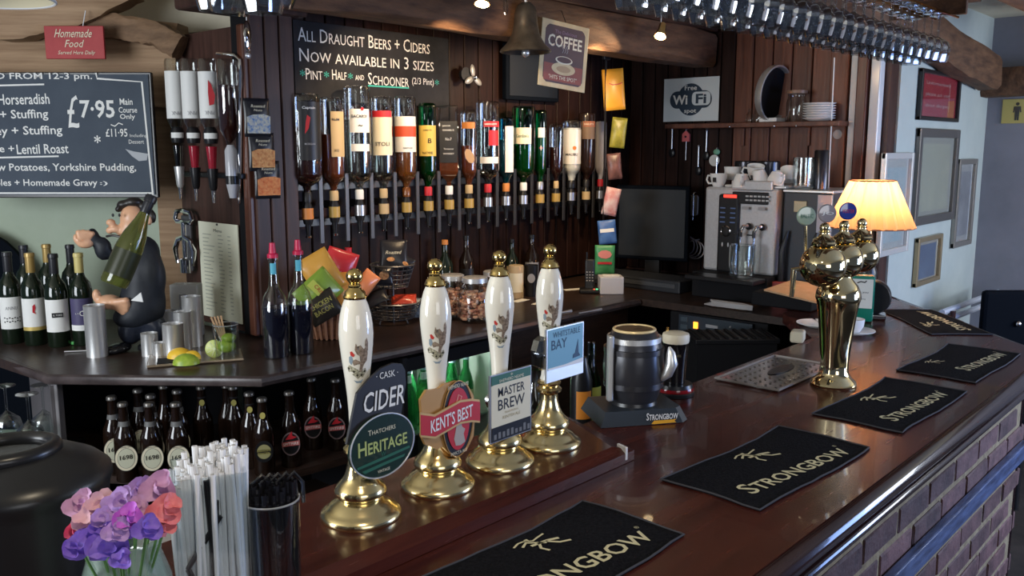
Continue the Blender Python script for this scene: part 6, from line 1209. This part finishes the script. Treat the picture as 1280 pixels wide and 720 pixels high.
# ================================================================ PICTURES ON THE PALE WALL, TOILET SIGN
def frame(x0,y0,x1,y1,x2,y2,mat,art,label,fw=.03,nm='picture_frame',extra=None):
    a=aY(x0,y0,YP); b=aY(x1,y1,YP); c=aY(x2,y2,YP); w=b.x-a.x; h=a.z-c.z; t=T(nm,label,'picture',((a.x+b.x)/2,YP-.004,(a.z+c.z)/2),0,'pictures on the pale wall')
    for s in (-1,1): G().box((s*(w/2-fw/2),-.010,0),(fw,.024,h),.004).o('frame_side',mat,t,False); G().box((0,-.010,s*(h/2-fw/2)),(w,.022,fw),.004).o('frame_rail',mat,t,False)
    G().box((0,-.002,0),(w-fw,.004,h-fw)).o('print',art,t,False)
    if extra: extra(t,w,h,fw)
    G().box((0,-.009,0),(w-fw*1.5,.001,h-fw*1.5)).o('glass',thin_glass('picture_glass',(1,1,1),.5),t,False)
    return t
slv=pm('dull_silver_frame',(.32,.30,.27),.3,.6); dks=pm('dark_silver_frame',(.17,.16,.15),.3,.6); wf=pm('white_silver_frame',(.62,.62,.60),.25,.3)
def redx(t,w,h,fw):
    for k,s in enumerate(('Unfortunately','please ask staff','about allergens')): txt(s,w*.62,.022,pm('pink_white_print',(.7,.45,.45),.6),t,-.01,.06-.055*k,-.0055,ital=.2)
    G().box((w*.28,-.0045,0),(.006,.001,h*.6)).o('line_print',MATS['pink_white_print'],t,False)
frame(1148,85,1197,92,1148,150,M_BLACK,pm('crimson_poster',(.42,.03,.06),.45),'black-framed crimson poster with white script high on the pale wall',.02,extra=redx)
def mountx(col,col2):
    def f(t,w,h,fw): G().box((0,-.0045,-.005),((w-fw)*.74,.002,(h-fw)*.78)).o('mount_opening',noisy('picture_'+t.name.replace('.','_'),col,col2,.5,6,(1,1,1),0),t,False)
    return f
frame(1145,160,1195,164,1143,282,dks,pm('pale_mount',(.40,.42,.36),.6),'large silver-framed picture with pale mount in the middle of the wall',.045,extra=mountx((.42,.45,.36),(.52,.55,.42)))
frame(1101,191,1137,194,1101,320,wf,pm('white_mount',(.55,.58,.55),.6),'white-framed picture partly hidden behind the lampshade',.03,extra=mountx((.35,.55,.60),(.60,.66,.66)))
frame(1195,199,1217,201,1192,309,slv,pm('white_mount2',(.50,.52,.52),.6),'narrow silver-framed picture furthest right on the pale wall',.03,extra=mountx((.20,.22,.25),(.45,.47,.50)))
frame(1143,298,1173,298,1140,359,pm('bronze_gold_frame',(.38,.30,.18),.3,.6),pm('cream_mount',(.45,.42,.34),.6),'small bronze-framed blue seascape low on the pale wall',.025,extra=mountx((.08,.13,.24),(.16,.24,.36)))
c=aX(1272,139,XE); t=T('toilet_sign','yellow sign with a black standing man on the grey end wall','sign',(XE-.006,c.y,c.z),RX); a=aX(1255,125,XE); b_=aX(1255,155,XE); h_=a.z-b_.z
G().box((0,.0,0),(h_*1.15,.008,h_),.001).o('plate',pm('dull_yellow_sign',(.50,.42,.13),.5),t,False); poly(ell(0,h_*.30,h_*.07,h_*.07,14),M_BLACK,t,-.005,'head_print'); poly([(-.13*h_,.2*h_),(.13*h_,.2*h_),(.16*h_,-.05*h_),(.11*h_,-.05*h_),(.09*h_,.1*h_),(.08*h_,-.38*h_),(.01*h_,-.38*h_),(0,-.08*h_),(-.01*h_,-.38*h_),(-.08*h_,-.38*h_),(-.09*h_,.1*h_),(-.11*h_,-.05*h_),(-.16*h_,-.05*h_)],M_BLACK,t,-.005,'man_print')
# passage beyond the bar end: rail and dark chair back
t=T('banister_rail','white glossy stair rail beyond the far end of the bar','rail',(0,0,0)); a=aX(1190,388,4.9); b_=aX(1236,370,5.6); 
for k in range(2): G().tube([a+Vector((-.1,.02,-.05*k)),b_+Vector((.2,0,-.05*k))],.016,8).o('bar',pm('glossy_blue_lit_rail',(.55,.6,.7),.12),t)  # blue tint of the light on the rail is put into its colour
for q in (a,b_): G().cyl((q.x,q.y,0),(q.x,q.y,q.z),.02).o('post',M_NOSE,t)
a=aD(1262,392,4.6); t=T('dark_chair','black high-backed chair beyond the bar corner','chair',(a.x,a.y,0),FR); zt=aD(1262,362,4.6).z
G().box((.08,0,zt-.30),(.46,.05,.60),.02).o('backrest',M_BLUEB,t,False); G().box((.08,-.22,.45),(.46,.45,.06),.015).o('seat',M_BLACKM,t,False)
for sx in (-1,1):
    for y in (-.40,-.02): G().cyl((.08+sx*.2,y,0),(.08+sx*.2,y,.43),.018).o('leg',M_BLACK,t)
G().sph((.03,-.035,zt-.17),.016).o('stud',M_CHROME,t)
# ================================================================ FOREGROUND LEFT
c=aD(28,640,1.16); t=T('ice_bucket','large black lidded ice bucket with an open ring in its lid','ice bucket',(c.x,c.y,ZT),facing(c)); zr=aD(100,590,1.16).z-ZT-.0; R=.108
ibm=pm('satin_black_bucket',(.014,.014,.016),.32)
G().lathe([(0,0),(R*.86,0),(R*.92,.02),(R*.98,zr-.03),(R,zr-.018),(R*1.03,zr-.01),(R*1.02,zr),(R*.9,zr+.012),(R*.6,zr+.028),(R*.45,zr+.032)],seg=56).o('bucket',ibm,t)
rc=(-.018,.0,zr+.034); G().tube([(rc[0]+.062*math.cos(a),rc[1]+.050*math.sin(a),rc[2]) for a in [2*PI*i/40 for i in range(40)]],.010,10,True).o('lid_ring',M_BLACK,t)
G().lathe([(0,0),(.056,0),(.056,.002),(0,.002)],c=(rc[0],rc[1],rc[2]-.008),seg=36,sy=.8).o('lid_glass',pm('smoky_lid',(.12,.13,.14),.08,coat=.5),t)
G().tube([(R*.95,-.02,zr*.8),(R*1.12,-.02,zr*.78),(R*1.12,-.02,zr*.5),(R*.93,-.02,zr*.45)],.010,8).o('side_handle',ibm,t)
# flower jar
c=aD(155,690,1.02); t=T('flower_jar','small glass jar of water holding sweet pea flowers','vase',(c.x,c.y,ZT),facing(c)); zj=aD(155,670,1.02).z-ZT
G().lathe([(0,0),(.042,0),(.048,.008),(.053,zj*.5),(.050,zj*.75),(.040,zj*.9),(.043,zj),(.040,zj),(.037,zj*.9),(.046,zj*.7),(.049,zj*.5),(.044,.012),(0,.012)],seg=40).o('jar',frost('engraved_green_glass',(.38,.50,.42),.38),t)
G().lathe([(0,.013),(.043,.013),(.047,zj*.5),(.044,zj*.68),(0,zj*.68)],seg=32).o('water',frost('green_jar_water',(.14,.22,.14),.45),t)
poly(rect(-.028,zj*.48,-.008,zj*.66),wht,t,-.0545,'paper_label')
stm=pm('stem_green',(.10,.22,.06),.6)
def petal(c,n,s,curl,mat,par,nm='petal',asp=1.0):
    """ruffled petal patch centred at c, facing n"""
    n=Vector(n).normalized(); a=n.cross(Vector((.3,.2,1))).normalized(); b=n.cross(a); g=G(); rn=random.Random(int(c[0]*9999)+int(c[2]*7777)); N=22; rings=[[g.b.verts.new(Vector(c))]]
    for k in range(1,4):
        R_=[]
        for i in range(N):
            t_=2*PI*i/N; rr=s*k/3*(1+.16*math.sin(3*t_+rn.random()*.6)*(k/3)); ht=curl*s*(k/3)**2+ (.20*s*math.sin(4*t_+rn.random()*2) if k==3 else 0)
            R_.append(g.b.verts.new(Vector(c)+a*rr*math.cos(t_)*asp+b*rr*math.sin(t_)+n*ht))
        rings.append(R_)
    for i in range(N): g.b.faces.new((rings[0][0],rings[1][i],rings[1][(i+1)%N]))
    for A,Bq in zip(rings[1:],rings[2:]):
        for i in range(N): g.b.faces.new((A[i],Bq[i],Bq[(i+1)%N],A[(i+1)%N]))
    return g.o(nm,mat,par,'all')
def petmat(nm,c1,c2): return noisy(nm,c1,c2,.55,60,(1,1,1),.15)
PM={'lilac':petmat('lilac_petal',(.38,.22,.55),(.50,.32,.66)),'violet':petmat('violet_petal',(.16,.09,.50),(.28,.16,.66)),'pink':petmat('pale_pink_petal',(.72,.40,.50),(.82,.55,.60)),'red':petmat('red_pink_petal',(.62,.05,.14),(.80,.14,.24)),'magenta':petmat('magenta_petal',(.45,.08,.58),(.58,.16,.70)),'mauve':petmat('mauve_petal',(.50,.26,.46),(.62,.36,.58)),'coral':petmat('coral_petal',(.66,.14,.18),(.80,.28,.30))}
sfl=1.0/FPX
for (px,py,s,m,dd,lab) in [(102,632,18,'mauve',.0,'mauve sweet pea bloom at the upper left of the bunch'),(128,634,19,'pink',-.02,'pale pink sweet pea bloom beside the mauve one'),(112,652,17,'pink',-.03,'lower pale pink sweet pea bloom at left'),(95,664,13,'red',-.03,'bright red-pink sweet pea bloom at the left edge'),(100,684,18,'violet',-.05,'violet sweet pea bloom lowest at left'),(134,680,22,'violet',-.06,'large violet sweet pea bloom at the front centre'),(148,628,16,'lilac',-.03,'lilac sweet pea bloom in the upper centre'),(130,650,14,'lilac',-.05,'small lilac sweet pea bloom between pink and violet'),(160,648,16,'magenta',-.06,'magenta sweet pea bloom in the middle'),(171,616,17,'lilac',.02,'lilac sweet pea bloom standing tall at the back'),(197,611,20,'mauve',.01,'mauve sweet pea bloom at the top right'),(204,640,19,'coral',-.02,'coral red sweet pea bloom at the right'),(206,658,14,'coral',-.02,'lower coral sweet pea bloom touching the straw box'),(184,662,16,'violet',-.06,'violet sweet pea bloom lower right'),(153,700,12,'violet',-.07,'violet petal bloom drooping over the jar'),(145,665,14,'lilac',-.07,'lilac sweet pea bloom in front of the large violet one'),(120,668,15,'violet',-.055,'violet sweet pea bloom left of centre'),(172,634,13,'mauve',-.02,'mauve bud behind the magenta bloom')]:
    c_=aD(px,py,1.0+dd); f=T('sweet_pea',lab,'flower',c_,0,'sweet peas in the jar'); s_=s*sfl*.98; rn=random.Random(px*31+py); to=(CAMP-c_).normalized()
    petal((0,.0,0),to+Vector((rn.uniform(-.4,.4),rn.uniform(-.4,.4),.35)),s_,.35,PM[m],f,asp=1.1); petal(to*s_*.22+Vector((rn.uniform(-.3,.3)*s_,0,-.25*s_)),to+Vector((rn.uniform(-.9,.9),rn.uniform(-.5,.5),-.2)),s_*.72,-.5,PM[m],f); petal(to*s_*.35+Vector((rn.uniform(-.3,.3)*s_,0,-.1*s_)),to+Vector((rn.uniform(-1.2,1.2),.3,.1)),s_*.5,.7,PM[m],f); petal(to*s_*.15+Vector((rn.uniform(-.7,.7)*s_,0,.35*s_)),to+Vector((rn.uniform(-.8,.8),rn.uniform(-.8,.8),.9)),s_*.62,.6,PM[m],f)
    d=Vector((t.location.x,t.location.y,ZT+zj*.4))-c_; G().tube([-to*.01,d*.45-to*.005,d],.0016,5).o('stem',stm,f)
# straw box
c=aD(266,700,1.10); t=T('straw_holder','clear square acrylic holder packed with white straws','straw holder',(c.x,c.y,ZT),facing(c)+.04); zb=aD(262,590,1.06).z-ZT; wb2=.082
acr=thin_glass('clear_acrylic',(.90,.93,.94),.55)
for k,(dx,dy,sx,sy) in enumerate(((0,-wb2/2,wb2,.003),(0,wb2/2,wb2,.003),(-wb2/2,0,.003,wb2),(wb2/2,0,.003,wb2))): G().box((dx,dy,zb/2),(sx,sy,zb)).o('wall_pane',acr,t,False)
G().box((0,0,.002),(wb2,wb2,.004)).o('base',acr,t,False)
stw=noisy('translucent_white_straw',(.80,.81,.84),(.90,.90,.92),.35,8,(1,1,1),0); rn=random.Random(12)
SM=G().lathe([(.0032,0),(.0034,0),(.0034,.268),(.0029,.268)],seg=8).mesh('straw',stw,True); SB=G().lathe([(.0032,0),(.0034,0),(.0034,.235),(.0029,.235)],seg=8).mesh('straw',M_BLACK,True)
k=0
for i in range(11):
    for j in range(11):
        x=-.034+i*.0068+rn.uniform(-.001,.001); y=-.034+j*.0068+rn.uniform(-.001,.001)
        o=inst('straw',SM,t,(x,y,.005+rn.uniform(0,.022)),0,rn.uniform(-.03,.03),rn.uniform(-.05,.05)); o.scale=(1,1,.90+.010*i+rn.uniform(-.02,.03))
    
for (x0,zb0,x1,z1) in ((.030,.004,-.030,.155),(-.008,.004,.006,.235),(.005,.004,-.004,.262)): 
    G().tube([(x0,-.0365,zb0),(x1,-.0365,z1)],.0034,8).o('black_straw',M_BLACK,t)
G().tube([(-.030,-.0365,.155),(.010,-.036,.215)],.0034,8).o('black_straw',M_BLACK,t); G().tube([(.015,-.02,.19),(.034,-.018,.243)],.0034,8).o('black_straw',M_BLACK,t)
# glass of black straws
c=aD(342,700,1.13); t=T('black_straw_glass','tall clear glass filled with short black straws beside the white straws','straw holder',(c.x,c.y,ZT),facing(c)); zg=aD(342,622,1.12).z-ZT
G().lathe([(0,0),(.031,0),(.033,.004),(.0355,zg),(.0340,zg),(.031,.008),(0,.008)],seg=40).o('glass',acr,t); G().tube([(.0348*math.cos(a),.0348*math.sin(a),zg) for a in [2*PI*i/40 for i in range(40)]],.0014,6,True).o('rim',pm('bright_rim',(.6,.62,.65),.1,.6),t)
S2=G().lathe([(.0030,0),(.0032,0),(.0032,.205),(.0026,.205)],seg=7).mesh('straw',pm('glossy_black_straw',(.012,.012,.016),.15,coat=.5),True)
for k in range(90):
    a=k*2.39996; r=.0300*math.sqrt((k+.5)/90); inst('straw',S2,t,(r*math.cos(a),r*math.sin(a),.010),0,.0,0).scale=(1,1,(zg+rn.uniform(-.012,.014))/.205)
for k in range(5): G().tube([(-.02+.010*k,.0,zg-.01),(-.022+.010*k,.008,zg+.018),(-.010+.010*k,.012,zg+.027),(.004+.009*k,.01,zg+.014),(.008+.008*k,.0,zg-.01)],.0028,7).o('bent_straw',MATS['glossy_black_straw'],t)
# steel pot rim behind the flowers
c=aZ(212,690,ZT); t=T('steel_tray','steel tray edge lying between the flowers and the straw box','tray',(c.x+.03,c.y+.06,ZT),.5); G().box((0,0,.006),(.14,.12,.010),.004).o('tray',M_STEEL,t,False);
